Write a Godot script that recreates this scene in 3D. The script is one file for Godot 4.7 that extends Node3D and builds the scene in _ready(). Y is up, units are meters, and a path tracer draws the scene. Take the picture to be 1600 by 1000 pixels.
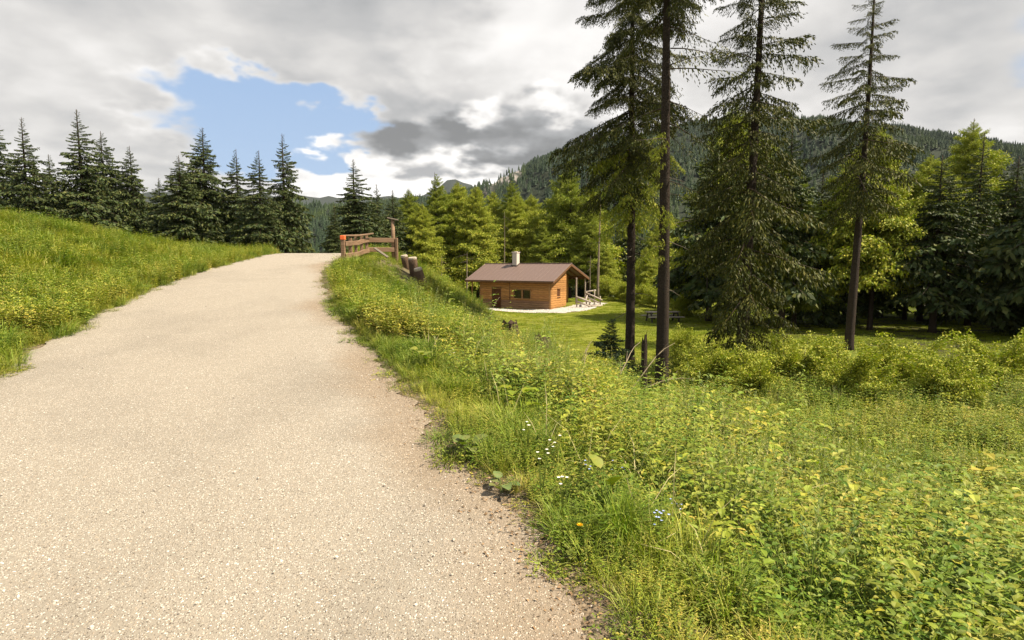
extends Node3D

# ---------------------------------------------------------------- helpers
class Mb:
	var v := PackedVector3Array()
	var c := PackedColorArray()
	func tri(a: Vector3, b: Vector3, d: Vector3, col: Color) -> void:
		v.append(a); v.append(b); v.append(d)
		c.append(col); c.append(col); c.append(col)
	func quad(a: Vector3, b: Vector3, d: Vector3, e: Vector3, col: Color) -> void:
		tri(a, b, d, col); tri(a, d, e, col)
	func add(o: Mb, x: Transform3D) -> void:
		v.append_array(x * o.v); c.append_array(o.c)
	func box(size: Vector3, x: Transform3D, col: Color, bev := 0.012) -> void:
		# chamfered box centred on x
		var h := size * 0.5
		var b := minf(bev, minf(h.x, minf(h.y, h.z)) * 0.8)
		var ax := [Vector3(1, 0, 0), Vector3(0, 1, 0), Vector3(0, 0, 1)]
		var at := func(sx: int, sy: int, sz: int, f: int) -> Vector3:
			var p := Vector3(sx * (h.x - (0.0 if f == 0 else b)), sy * (h.y - (0.0 if f == 1 else b)), sz * (h.z - (0.0 if f == 2 else b)))
			return x * p
		for f in 3:
			for s in [-1, 1]:
				var q: Array = []
				for k in [[-1, -1], [1, -1], [1, 1], [-1, 1]]:
					var sg := [0, 0, 0]
					sg[f] = s; sg[(f + 1) % 3] = k[0]; sg[(f + 2) % 3] = k[1]
					q.append(at.call(sg[0], sg[1], sg[2], f))
				if s < 0: q.reverse()
				quad(q[3], q[2], q[1], q[0], col)
		for f in 3:
			var g := (f + 1) % 3
			var e := (f + 2) % 3
			for s in [-1, 1]:
				for t in [-1, 1]:
					var q: Array = []
					for k in [-1, 1]:
						var sg := [0, 0, 0]
						sg[f] = s; sg[g] = t; sg[e] = k
						q.append(at.call(sg[0], sg[1], sg[2], f)); q.append(at.call(sg[0], sg[1], sg[2], g))
					if s * t > 0: quad(q[0], q[1], q[3], q[2], col)
					else: quad(q[2], q[3], q[1], q[0], col)
		for s in [-1, 1]:
			for t in [-1, 1]:
				for r in [-1, 1]:
					var a: Vector3 = at.call(s, t, r, 0)
					var d: Vector3 = at.call(s, t, r, 1)
					var e: Vector3 = at.call(s, t, r, 2)
					if s * t * r > 0: tri(a, e, d, col)
					else: tri(a, d, e, col)
	func tube(pts: PackedVector3Array, rad: PackedFloat32Array, sides: int, col: Color, rough := 0.0, sd := 0) -> void:
		var rings: Array = []
		var r := RandomNumberGenerator.new()
		r.seed = sd
		var side := Vector3(0.31, 0.17, 0.93)
		var wob := PackedFloat32Array()
		for k in sides: wob.append(1.0 + r.randf_range(-rough, rough))
		for i in pts.size():
			var dir := (pts[mini(i + 1, pts.size() - 1)] - pts[maxi(i - 1, 0)]).normalized()
			var a := dir.cross(side)
			if a.length() < 0.1: a = dir.cross(Vector3.UP)
			a = a.normalized()
			var b := dir.cross(a)
			var ring := PackedVector3Array()
			for k in sides:
				var w := TAU * k / sides
				ring.append(pts[i] + (a * cos(w) + b * sin(w)) * rad[i] * wob[k] * (1.0 + r.randf_range(-rough, rough) * 0.5))
			rings.append(ring)
		for i in rings.size() - 1:
			for k in sides:
				var m := (k + 1) % sides
				quad(rings[i][k], rings[i][m], rings[i + 1][m], rings[i + 1][k], col)
		for e in [0, rings.size() - 1]:
			for k in sides:
				var m := (k + 1) % sides
				if e == 0: tri(pts[0], rings[0][m], rings[0][k], col)
				else: tri(pts[e], rings[e][k], rings[e][m], col)
	func kite(p: Vector3, dir: Vector3, w: Vector3, col: Color) -> void:
		# a small pointed leaf or needle spray: base, two shoulders, tip
		var m := p + dir * 0.45
		tri(p, m + w, p + dir, col); tri(p, p + dir, m - w, col)
	func mesh(mat: Material, smooth := false) -> ArrayMesh:
		var arr := []
		arr.resize(Mesh.ARRAY_MAX)
		arr[Mesh.ARRAY_VERTEX] = v
		arr[Mesh.ARRAY_COLOR] = c
		var am := ArrayMesh.new()
		if smooth:
			var st := SurfaceTool.new()
			st.begin(Mesh.PRIMITIVE_TRIANGLES)
			st.set_smooth_group(0)
			for i in v.size():
				st.set_color(c[i]); st.add_vertex(v[i])
			st.index()
			st.generate_normals()
			st.commit(am)
		else:
			am.add_surface_from_arrays(Mesh.PRIMITIVE_TRIANGLES, arr)
		am.surface_set_material(0, mat)
		return am

var rng := RandomNumberGenerator.new()
var noise := FastNoiseLite.new()
var used := {}
var M := {}

func rr(a: float, b: float) -> float:
	return rng.randf_range(a, b)

func numbered(called: String) -> String:
	if not used.has(called):
		used[called] = 0
		return called
	used[called] += 1
	return "%s_%03d" % [called, used[called]]

func tag(o: Node, label := "", category := "", group := "", kind := "") -> Node:
	if label: o.set_meta("label", label)
	if category: o.set_meta("category", category)
	if group: o.set_meta("group", group)
	if kind: o.set_meta("kind", kind)
	return o

func thing(called: String, label: String, category: String, at := Vector3.ZERO, turn := 0.0, group := "") -> Node3D:
	var o := Node3D.new()
	o.name = numbered(called)
	add_child(o)
	o.position = at
	o.rotation.y = turn
	tag(o, label, category, group)
	return o

func part(called: String, me: Mesh, parent: Node) -> MeshInstance3D:
	var o := MeshInstance3D.new()
	o.name = called if parent != self else numbered(called)
	o.mesh = me
	parent.add_child(o, true)
	return o

func copy_of(o: Node3D, label: String, at: Vector3, turn: float, size: float, group := "") -> Node3D:
	var base := String(o.get_meta("base_name"))
	var c: Node3D = o.duplicate()
	c.name = numbered(base)
	add_child(c)
	c.position = at
	c.rotation = Vector3(0, turn, 0)
	c.scale = Vector3.ONE * size
	c.remove_meta("group")
	tag(c, label, "", group)
	return c

func scatter(called: String, me: Mesh, xf: Array, cols: Array, label: String, category: String) -> void:
	var mm := MultiMesh.new()
	mm.transform_format = MultiMesh.TRANSFORM_3D
	mm.use_colors = true
	mm.mesh = me
	mm.instance_count = xf.size()
	for i in xf.size():
		mm.set_instance_transform(i, xf[i])
		mm.set_instance_color(i, cols[i])
	var o := MultiMeshInstance3D.new()
	o.name = numbered(called)
	o.multimesh = mm
	add_child(o)
	tag(o, label, category, "", "stuff")

# ---------------------------------------------------------------- terrain
func road_edge(d: float) -> float:
	var k := clampf(d - 9.0, 0.0, 15.0)
	var m := maxf(0.0, d - 24.0)
	return 1.26 - 0.447 * minf(d, 24.0) + 0.008 * k * k - 0.207 * m - 0.004 * m * m

func road_u(x: float, d: float) -> float:
	var s := -0.447 + 0.016 * clampf(d - 9.0, 0.0, 15.0) - 0.008 * maxf(0.0, d - 24.0)
	return (x - road_edge(d)) / sqrt(1.0 + s * s)

func road_y(d: float) -> float:
	return 0.0745 * d if d < 27.0 else 2.0115 + 0.5 * (1.0 - exp(-(d - 27.0) * 0.149)) - 0.012 * maxf(0.0, d - 45.0)

func meadow_y(x: float, d: float) -> float:
	var y := -2.62 + 0.25 * smoothstep(34.0, 16.0, d)
	y += 0.75 * exp(-((x - 10.0) ** 2 / 40.0 + (d - 60.0) ** 2 / 60.0))
	y -= maxf(0.0, d - 70.0) * 0.16 * smoothstep(70.0, 100.0, d)
	return maxf(y, -42.0)

func ground(x: float, d: float) -> float:
	var u := road_u(x, d)
	var yr := road_y(d)
	var bank: float
	if u <= 0.0 and u >= -3.6:
		return yr
	var rough := noise.get_noise_2d(x * 14.0, d * 14.0) * 0.14 + noise.get_noise_2d(x * 45.0 + 90.0, d * 45.0) * 0.05
	if u < -3.6:
		var k := -u - 4.6
		bank = yr + 0.24 * minf(k, 25.0) * smoothstep(0.0, 2.5, k) * smoothstep(36.0, 20.0, d)
		return bank + rough * smoothstep(0.0, 1.5, k)
	var wide := smoothstep(18.0, 26.0, d)
	var u0 := 0.35 + 1.9 * wide
	var steep := 0.38 + 0.17 * smoothstep(15.0, 23.0, d)
	var f := steep * maxf(0.0, u - u0)
	if u > 5.2: f += (u - 5.2) * 0.24
	bank = yr - f + rough * smoothstep(0.1, 1.2, u)
	var my := meadow_y(x, d) + rough * 0.35
	var t := clampf(0.5 + (bank - my) / 0.8, 0.0, 1.0)
	return lerpf(my, bank, t) + 0.2 * t * (1.0 - t)

func on_bank(x: float, d: float) -> float:
	# how far the slope stands above the meadow below it
	var u := road_u(x, d)
	var wide := smoothstep(18.0, 26.0, d)
	var f := (0.38 + 0.17 * smoothstep(15.0, 23.0, d)) * maxf(0.0, u - 0.35 - 1.9 * wide)
	if u > 5.2: f += (u - 5.2) * 0.24
	return road_y(d) - f - meadow_y(x, d)

func g3(x: float, d: float, up := 0.0) -> Vector3:
	return Vector3(x, ground(x, d) + up, -d)

# ---------------------------------------------------------------- materials and textures
func noise_tex(freq: float, lo: Color, hi: Color, sd: int, size := 512, normal := false, octaves := 4) -> NoiseTexture2D:
	var n := FastNoiseLite.new()
	n.seed = sd
	n.frequency = freq
	n.fractal_octaves = octaves
	var t := NoiseTexture2D.new()
	t.width = size
	t.height = size
	t.seamless = true
	t.noise = n
	if normal:
		t.as_normal_map = true
		t.bump_strength = 6.0
	else:
		var g := Gradient.new()
		g.set_color(0, lo)
		g.set_color(1, hi)
		t.color_ramp = g
	return t

func lin(r: float, g: float, b: float) -> Color:
	return Color(r, g, b).linear_to_srgb()

func mat(albedo: Color, rough: float, tex: Texture2D = null, scale := 1.0, bump: Texture2D = null, depth := 1.0) -> StandardMaterial3D:
	var m := StandardMaterial3D.new()
	m.albedo_color = albedo
	m.roughness = rough
	m.metallic_specular = 0.35
	m.vertex_color_use_as_albedo = true
	if tex or bump:
		m.uv1_triplanar = true
		m.uv1_world_triplanar = true
		m.uv1_scale = Vector3.ONE * scale
	if tex: m.albedo_texture = tex
	if bump:
		m.heightmap_enabled = true
		m.heightmap_texture = bump
		m.heightmap_scale = depth
	return m

func leaf_mat(back: Color, rough := 0.6) -> StandardMaterial3D:
	var m := StandardMaterial3D.new()
	m.vertex_color_use_as_albedo = true
	m.roughness = rough
	m.metallic_specular = 0.3
	m.cull_mode = BaseMaterial3D.CULL_DISABLED
	m.backlight_enabled = true
	m.backlight = back
	return m

func gravel_images() -> Array:
	# crushed stone pressed into the road: thousands of little chips of several stone colours, and their relief
	var n := 1024
	var im := Image.create(n, n, false, Image.FORMAT_RGB8)
	var hi := Image.create(n, n, false, Image.FORMAT_RGB8)
	im.fill(Color(0.525, 0.495, 0.45))
	hi.fill(Color(0.35, 0.35, 0.35))
	var r := RandomNumberGenerator.new()
	r.seed = 77
	var stone := [Color(0.72, 0.69, 0.635), Color(0.655, 0.62, 0.565), Color(0.545, 0.51, 0.46), Color(0.87, 0.85, 0.81), Color(0.62, 0.585, 0.535), Color(0.41, 0.375, 0.33), Color(0.68, 0.615, 0.535)]
	for k in 26000:
		var cx := r.randi_range(0, n - 1)
		var cy := r.randi_range(0, n - 1)
		var a := r.randf_range(1.2, 3.4) if r.randf() < 0.96 else r.randf_range(3.4, 5.5)
		var b := a * r.randf_range(0.55, 1.0)
		var w := r.randf_range(0.0, PI)
		var ca := cos(w)
		var sa := sin(w)
		var col: Color = stone[r.randi_range(0, 6)]
		col = col * r.randf_range(0.88, 1.08)
		var hh := r.randf_range(0.45, 0.95)
		var q := int(ceil(a))
		for y in range(-q, q + 1):
			for x in range(-q, q + 1):
				var p := (x * ca + y * sa) / a
				var s := (y * ca - x * sa) / b
				var e := p * p + s * s
				if e < 1.0:
					im.set_pixel(posmod(cx + x, n), posmod(cy + y, n), col)
					var z := hh * (1.0 - 0.5 * e)
					hi.set_pixel(posmod(cx + x, n), posmod(cy + y, n), Color(z, z, z))
	return [ImageTexture.create_from_image(im), ImageTexture.create_from_image(hi)]

func wood_image(sd: int, lo: Color, hi: Color) -> ImageTexture:
	# long grain: streaks along x
	var n := FastNoiseLite.new()
	n.seed = sd
	n.frequency = 0.02
	n.fractal_octaves = 4
	var im := Image.create(512, 256, false, Image.FORMAT_RGB8)
	for y in 256:
		for x in 512:
			var t := 0.5 + 0.5 * n.get_noise_2d(x * 0.25, y * 3.0) + 0.25 * n.get_noise_2d(x * 0.7 + 400.0, y * 9.0)
			im.set_pixel(x, y, lo.lerp(hi, clampf(t, 0.0, 1.0)))
	return ImageTexture.create_from_image(im)

# ---------------------------------------------------------------- sky: broken cumulus over a blue gap
func bump(a: float, e: float, ca: float, ce: float, ra: float, re: float) -> float:
	var q := ((a - ca) / ra) ** 2 + ((e - ce) / re) ** 2
	return exp(-q * q * 0.7)

func make_sky(k: float) -> ImageTexture:
	var w := 4096
	var h := 2048
	var data := PackedFloat32Array()
	data.resize(w * h * 3)
	var n1 := FastNoiseLite.new()
	n1.seed = 5
	n1.frequency = 1.0
	n1.fractal_octaves = 6
	n1.fractal_gain = 0.52
	var n2 := FastNoiseLite.new()
	n2.seed = 19
	n2.frequency = 0.55
	n2.fractal_octaves = 3
	var n3 := FastNoiseLite.new()   # rounded heaps
	n3.seed = 41
	n3.noise_type = FastNoiseLite.TYPE_CELLULAR
	n3.cellular_return_type = FastNoiseLite.RETURN_DISTANCE
	n3.frequency = 1.0
	n3.fractal_type = FastNoiseLite.FRACTAL_FBM
	n3.fractal_octaves = 4
	n3.fractal_gain = 0.5
	var j := 0
	while j < h:
		var el := 90.0 - 180.0 * (j + 0.5) / h
		var near := el < 42.0 and el > -3.0
		var dj := 1 if near else 4
		var y := sin(deg_to_rad(el))
		var ce := cos(deg_to_rad(el))
		var i := 0
		while i < w:
			var az := 360.0 * (i + 0.5) / w
			if az > 180.0: az -= 360.0
			var di := 1 if near and absf(az) < 46.0 else 4
			var col := Color(0.16, 0.17, 0.12)
			if el > -3.0: col = sky_color(az, el, y, ce, n1, n2, n3)
			for jj in mini(dj, h - j):
				var o := ((j + jj) * w + i) * 3
				for ii in mini(di, w - i):
					data[o] = col.r * k; data[o + 1] = col.g * k; data[o + 2] = col.b * k
					o += 3
			i += di
		j += dj
	var im := Image.create_from_data(w, h, false, Image.FORMAT_RGBF, data.to_byte_array())
	return ImageTexture.create_from_image(im)

func sky_color(az: float, el: float, y: float, ce: float, n1: FastNoiseLite, n2: FastNoiseLite, n3: FastNoiseLite) -> Color:
	var t := clampf(maxf(el, 0.0) / 35.0, 0.0, 1.0)
	var blue := Color(0.46, 0.6, 0.78).lerp(Color(0.2, 0.35, 0.64), t)
	var ar := deg_to_rad(az)
	var p := Vector2(sin(ar), cos(ar)) * ce / (maxf(y, 0.0) + 0.22)
	var a1 := n1.get_noise_2d(p.x * 1.5 + 11.0, p.y * 1.5)
	var a2 := n2.get_noise_2d(p.x * 0.9 - 3.0, p.y * 0.9 + 7.0)
	var fine := n1.get_noise_2d(p.x * 4.2 + 40.0, p.y * 4.2 - 9.0)
	var heap := -n3.get_noise_2d(p.x * 3.4 + fine * 0.25, p.y * 5.2 + a1 * 0.3) - 0.45   # about -0.3 .. 0.5, round tops high
	var wa := az + a1 * 5.0 + fine * 1.6
	var we := el + fine * 2.0 - a1 * 3.0 - heap * 1.6
	# cloud brightness: mottled grey undersides, white heaps
	var b := 0.67 + a1 * 0.26 + fine * 0.07 + a2 * 0.18 + heap * 0.14
	var far := smoothstep(55.0, 30.0, absf(az)) * smoothstep(45.0, 30.0, el)
	var cover := 0.62 + a2 * 1.1 + a1 * 0.5 + heap * 0.3
	cover = lerpf(cover, 1.2 + heap * 0.3, far * 0.85)
	cover -= 1.5 * bump(wa, we, -22.5, 12.4, 9.0, 5.0)
	b -= 0.5 * bump(wa, we, -2.5, 12.2, 12.0, 2.6)
	b -= 0.18 * bump(wa, we, -12.0, 13.8, 3.5, 4.0)
	b -= 0.16 * bump(wa, we, -10.0, 23.5, 7.0, 3.0)
	b += 0.14 * bump(wa, we, 0.5, 24.0, 4.0, 5.0)
	b += 0.42 * bump(wa, we, -4.2, 15.3, 2.6, 1.3)
	b += 0.24 * bump(wa, we, 5.2, 14.6, 1.6, 0.9)
	var low := bump(wa, we, -12.5, 7.4, 7.0, 2.6) + bump(wa, we, -3.2, 8.6, 2.8, 1.6)
	b += (0.36 + heap * 0.3) * low
	cover += 0.9 * low
	var edge := smoothstep(0.12, 0.56, cover + fine * 0.25)
	b += 0.16 * (1.0 - smoothstep(0.35, 0.8, cover))
	b = clampf(b, 0.24, 1.08)
	b = lerpf(b, 0.8, smoothstep(6.0, 0.0, el) * 0.6)
	var cloud := Color(b * 1.0, b * 0.975, b * 0.95)
	cloud = cloud.lerp(Color(b * 0.97, b * 0.985, b * 1.0), smoothstep(0.7, 0.35, b))
	return blue.lerp(cloud, edge)

# ---------------------------------------------------------------- trees
func vary(c: Color, s: float) -> Color:
	var k := 1.0 + rr(-s, s)
	return Color(c.r * k * (1.0 + rr(-0.12, 0.12)), c.g * k, c.b * k)

# a bough of length 1 along +x; needles are small pointed sprays set along side twigs
func bough(twigs: int, sprays: int, len_s: float, wid_s: float, droop: float, hang: float, fluff: float, cols: Array, wood: Color, limb: float) -> Mb:
	var m := Mb.new()
	var pts := PackedVector3Array()
	var rad := PackedFloat32Array()
	var bend := rr(-0.12, 0.12)
	for i in 6:
		var t := i / 5.0
		pts.append(Vector3(t, -droop * t * t + droop * 0.55 * t * t * t, bend * t * t))
		rad.append(lerpf(limb, limb * 0.15, t))
	m.tube(pts, rad, 4, wood)
	for k in twigs:
		var t := lerpf(0.10, 1.0, (k + rr(0.0, 1.0)) / twigs)
		var q := t * 5.0
		var i := mini(int(q), 4)
		var base := pts[i].lerp(pts[i + 1], q - i)
		var s := 1.0 if k % 2 == 0 else -1.0
		var tl := (0.42 * (1.0 - t * 0.72) * (0.45 + 0.55 * smoothstep(0.0, 0.35, t)) + 0.05) * rr(0.7, 1.2)
		var dir := Vector3(rr(0.35, 0.9), rr(-0.25, 0.12) - hang * 0.3, s * rr(0.7, 1.0)).normalized()
		if t > 0.93: dir = Vector3(1.0, rr(-0.1, 0.25), s * rr(0.0, 0.4)).normalized()
		for j in sprays:
			var f := (j + rr(0.2, 1.0)) / sprays
			var at := base + dir * tl * f + Vector3(0, -hang * 0.16 * f * f, 0) + Vector3(rr(-1, 1), rr(-1, 1), rr(-1, 1)) * fluff
			var out := (dir * rr(0.3, 1.0) + Vector3(rr(-0.5, 0.7), rr(-0.6, 0.35) - hang, rr(-0.6, 0.6))).normalized()
			var sl := len_s * rr(0.6, 1.25)
			var sw := out.cross(Vector3(rr(-1, 1), rr(-1, 1), rr(-1, 1))).normalized() * wid_s * rr(0.7, 1.2)
			m.kite(at, out * sl, sw, vary(cols[rng.randi_range(0, cols.size() - 1)], 0.25))
	return m

func trunk_mesh(h: float, r: float, sides: int, lean: float, sd: int, m: Material) -> ArrayMesh:
	var mb := Mb.new()
	var pts := PackedVector3Array()
	var rad := PackedFloat32Array()
	var n := 14 if sides < 12 else 40
	var ph := fmod(sd * 1.7, TAU) if sides < 18 else PI / 2
	for i in n + 1:
		var t := float(i) / n
		pts.append(Vector3(sin(t * 3.0 + ph) * 0.06 * h * 0.1 + lean * t * h - sin(ph) * 0.006 * h, t * h - 0.15 * (1.0 - t), cos(t * 2.3 + ph) * 0.005 * h))
		rad.append(r * (1.0 - 0.9 * pow(t, 1.15)) * (1.0 + 0.28 * exp(-t * h / (r * 2.0))))
	mb.tube(pts, rad, sides, Color(1, 1, 1), 0.06 if sides < 12 else 0.09, sd)
	return mb.mesh(m, true)

# kind of crown: profile 0 spruce spire, 1 full larch dome, 2 old forest spruce bare below
func crown_mesh(h: float, radius: float, from: float, n: int, boughs: Array, profile: int, m: Material) -> ArrayMesh:
	var mb := Mb.new()
	var yaw := 0.0
	var lop := rr(0, TAU)
	for i in n:
		var t := pow((i + rr(0.0, 1.0)) / n, 0.9 if profile == 1 else 0.8)
		var y := lerpf(from, h * 0.985, t)
		var w: float
		if profile == 1: w = pow(1.0 - t, 0.76) * (0.75 + 0.25 * smoothstep(0.0, 0.2, t))
		elif profile == 2: w = pow(1.0 - t, 0.7) * (0.62 + 0.38 * smoothstep(0.0, 0.3, t))
		else: w = pow(1.0 - t, 0.9)
		yaw += 2.39996 + rr(-0.5, 0.5)
		var l := maxf(radius * w * (rr(0.52, 1.22) if profile == 0 else rr(0.66, 1.16)) * (1.0 + 0.14 * cos(yaw - lop)), 0.18)
		var tilt: float
		if profile == 1: tilt = lerpf(-0.16, 0.8, t * t) + rr(-0.15, 0.15)
		elif profile == 2: tilt = lerpf(-0.28, 0.55, t * t) + rr(-0.2, 0.2)
		else: tilt = lerpf(-0.22, 0.7, t * t * t) + rr(-0.12, 0.12)
		var b := Basis(Vector3.UP, yaw) * Basis(Vector3(0, 0, 1), tilt) * Basis(Vector3(1, 0, 0), rr(-0.35, 0.35))
		var fat := l * (1.0 if profile != 1 else 1.1)
		mb.add(boughs[rng.randi_range(0, boughs.size() - 1)], Transform3D(b.scaled_local(Vector3(l, fat, fat)), Vector3(0, y, 0)))
	return mb.mesh(m)

func dead_limb(l: float, r: float) -> Mb:
	var m := Mb.new()
	var pts := PackedVector3Array()
	var rad := PackedFloat32Array()
	var p := Vector3.ZERO
	var dir := Vector3(1, rr(-0.35, 0.2), rr(-0.2, 0.2)).normalized()
	for i in 5:
		pts.append(p)
		rad.append(lerpf(r, r * 0.25, i / 4.0))
		p += dir * l / 4.0
		dir = (dir + Vector3(0, rr(-0.28, 0.12), rr(-0.25, 0.25))).normalized()
	m.tube(pts, rad, 5, Color(1, 1, 1))
	for k in 3:
		var i := rng.randi_range(1, 3)
		var e := pts[i] + Vector3(rr(0.1, 0.3), rr(-0.25, 0.1), rr(-0.3, 0.3)) * l * 0.6
		m.tube(PackedVector3Array([pts[i], (pts[i] + e) * 0.5 + Vector3(0, rr(-0.05, 0.05), 0), e]), PackedFloat32Array([r * 0.45, r * 0.3, r * 0.12]), 4, Color(1, 1, 1))
	return m

func tree(called: String, label: String, at: Vector3, h: float, r: float, crown: ArrayMesh, lean := 0.0, group := "") -> Node3D:
	var o := thing(called, label, "tree", at, 0.0, group)
	o.set_meta("base_name", called)
	part("trunk", trunk_mesh(h, r, 9, lean, rng.randi(), M.bark), o)
	part("crown", crown, o)
	return o

# ---------------------------------------------------------------- plants of the bank
func blade(m: Mb, p: Vector3, yaw: float, l: float, w: float, lean: float, col: Color) -> void:
	var side := Vector3(cos(yaw + PI / 2), 0, sin(yaw + PI / 2)) * w
	var out := Vector3(cos(yaw), 0, sin(yaw))
	var a := p
	var last_l := p - side * 0.8
	var last_r := p + side * 0.8
	for i in 3:
		var t := (i + 1) / 3.0
		var q := p + Vector3(0, l * t * (1.0 - 0.42 * lean * t * t), 0) + out * l * lean * t * t * 0.85
		if i < 2:
			var k := 1.0 - 0.3 * t
			m.quad(last_l, last_r, q + side * k, q - side * k, col)
			last_l = q - side * k
			last_r = q + side * k
		else:
			m.tri(last_l, last_r, q, col)
		a = q

func tuft(n: int, l: float, w: float, spread: float, cols: Array) -> Mb:
	var m := Mb.new()
	for k in n:
		var yaw := rr(0, TAU)
		var r := sqrt(rng.randf()) * spread
		blade(m, Vector3(cos(yaw) * r, -0.02, sin(yaw) * r), yaw + rr(-0.9, 0.9), l * rr(0.55, 1.15), w * rr(0.7, 1.2), rr(0.25, 1.1), vary(cols[rng.randi_range(0, cols.size() - 1)], 0.2))
	return m

# a leaf with a folded midrib, pointing along dir
func leaf(m: Mb, p: Vector3, dir: Vector3, l: float, w: float, col: Color, fold := 0.25, curl := 0.25) -> void:
	var d := dir.normalized()
	var s := d.cross(Vector3.UP)
	if s.length() < 0.05: s = Vector3(1, 0, 0)
	s = s.normalized()
	var up := s.cross(d)
	var r1 := p + d * l * 0.38 - up * l * curl * 0.1
	var r2 := p + d * l * 0.72 - up * l * curl * 0.4
	var tip := p + d * l - up * l * curl
	var a1 := r1 + s * w + up * w * fold
	var b1 := r1 - s * w + up * w * fold
	var a2 := r2 + s * w * 0.72 + up * w * fold
	var b2 := r2 - s * w * 0.72 + up * w * fold
	m.tri(p, a1, r1, col); m.tri(p, r1, b1, col)
	m.quad(r1, a1, a2, r2, col); m.quad(r1, r2, b2, b1, col)
	m.tri(r2, a2, tip, col); m.tri(r2, tip, b2, col)

func herb(stems: int, h: float, spread: float, leaf_l: float, cols: Array, pairs := 5) -> Mb:
	var m := Mb.new()
	for k in stems:
		var yaw := rr(0, TAU)
		var r := sqrt(rng.randf()) * spread
		var p := Vector3(cos(yaw) * r, -0.03, sin(yaw) * r)
		var hh := h * rr(0.55, 1.1)
		var top := p + Vector3(cos(yaw) * hh * rr(0.0, 0.4), hh, sin(yaw) * hh * rr(0.0, 0.4))
		var col := vary(cols[rng.randi_range(0, cols.size() - 1)], 0.18)
		var side := Vector3(-sin(yaw), 0, cos(yaw)) * 0.0022
		m.tri(p - side, p + side, top, col * 0.9)
		var spin := rr(0, PI)
		for j in pairs:
			var t := (j + 0.8) / pairs
			var at := p.lerp(top, t)
			spin += PI * 0.5 + rr(-0.4, 0.4)
			var ll := leaf_l * rr(0.6, 1.15) * (1.15 - 0.55 * t)
			for s in [0.0, PI]:
				var w: float = spin + s + rr(-0.3, 0.3)
				leaf(m, at, Vector3(cos(w), rr(-0.1, 0.55), sin(w)), ll, ll * rr(0.24, 0.36), vary(col, 0.12), 0.3, rr(0.1, 0.5))
	return m

func fern(fronds: int, l: float, cols: Array) -> Mb:
	var m := Mb.new()
	for k in fronds:
		var yaw := rr(0, TAU)
		var out := Vector3(cos(yaw), 0, sin(yaw))
		var side := Vector3(-sin(yaw), 0, cos(yaw))
		var ll := l * rr(0.7, 1.1)
		var col := vary(cols[rng.randi_range(0, cols.size() - 1)], 0.15)
		var last := Vector3.ZERO
		for j in 12:
			var t := (j + 1) / 12.0
			var p := out * ll * (0.25 * t + 0.6 * t * t) + Vector3(0, ll * (0.95 * t - 0.6 * t * t), 0)
			m.tri(last - side * 0.002, last + side * 0.002, p, col)
			if j > 1:
				var w := ll * 0.26 * sin(PI * minf(1.0, 0.15 + 0.85 * (1.0 - t) * 1.25)) * rr(0.85, 1.1)
				var d := (p - last).normalized()
				for s in [-1.0, 1.0]:
					var q: Vector3 = (side * s + d * 0.45 + Vector3(0, rr(-0.25, 0.05), 0)).normalized()
					m.kite(p, q * w, d * w * 0.14, vary(col, 0.12))
			last = p
	return m

# ---------------------------------------------------------------- the scene
func _ready() -> void:
	rng.seed = 20240
	noise.seed = 3
	noise.frequency = 0.02
	noise.fractal_octaves = 3
	var expo := 2.18

	var cam := Camera3D.new()
	cam.name = "camera"
	cam.position = Vector3(0, 1.6, 0)
	cam.rotation_degrees = Vector3(-5.606, 0, 0)
	cam.fov = 60.0
	cam.near = 0.05
	cam.far = 9000.0
	add_child(cam)

	var env := Environment.new()
	env.background_mode = Environment.BG_SKY
	var sky := Sky.new()
	var pan := PanoramaSkyMaterial.new()
	pan.panorama = make_sky(1.0)
	sky.sky_material = pan
	env.sky = sky
	env.background_energy_multiplier = 0.52
	env.tonemap_mode = Environment.TONE_MAPPER_LINEAR
	env.tonemap_exposure = expo
	env.sdfgi_enabled = true
	env.ssao_enabled = true
	env.ssil_enabled = true
	env.fog_enabled = true
	env.fog_density = 0.00003
	env.fog_light_color = Color(0.86, 0.9, 0.95)
	var we := WorldEnvironment.new()
	we.name = "world_environment"
	we.environment = env
	add_child(we)

	var sun := DirectionalLight3D.new()
	sun.name = "sun"
	sun.light_color = Color(1.0, 0.94, 0.84)
	sun.light_energy = 1.6
	sun.light_angular_distance = 0.53
	sun.shadow_enabled = true
	add_child(sun)
	var el := deg_to_rad(54.0)
	sun.look_at_from_position(Vector3(0.97 * cos(el), sin(el), 0.2 * cos(el)) * 50.0, Vector3.ZERO)

	make_materials()
	print("sky done")
	make_ground()
	make_road()
	make_mountains()
	print("land done")
	make_cabin()
	make_fence()
	make_forest()
	print("forest done")
	make_bank_things()
	make_bank_plants()
	make_meadow()
	print("done")

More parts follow.
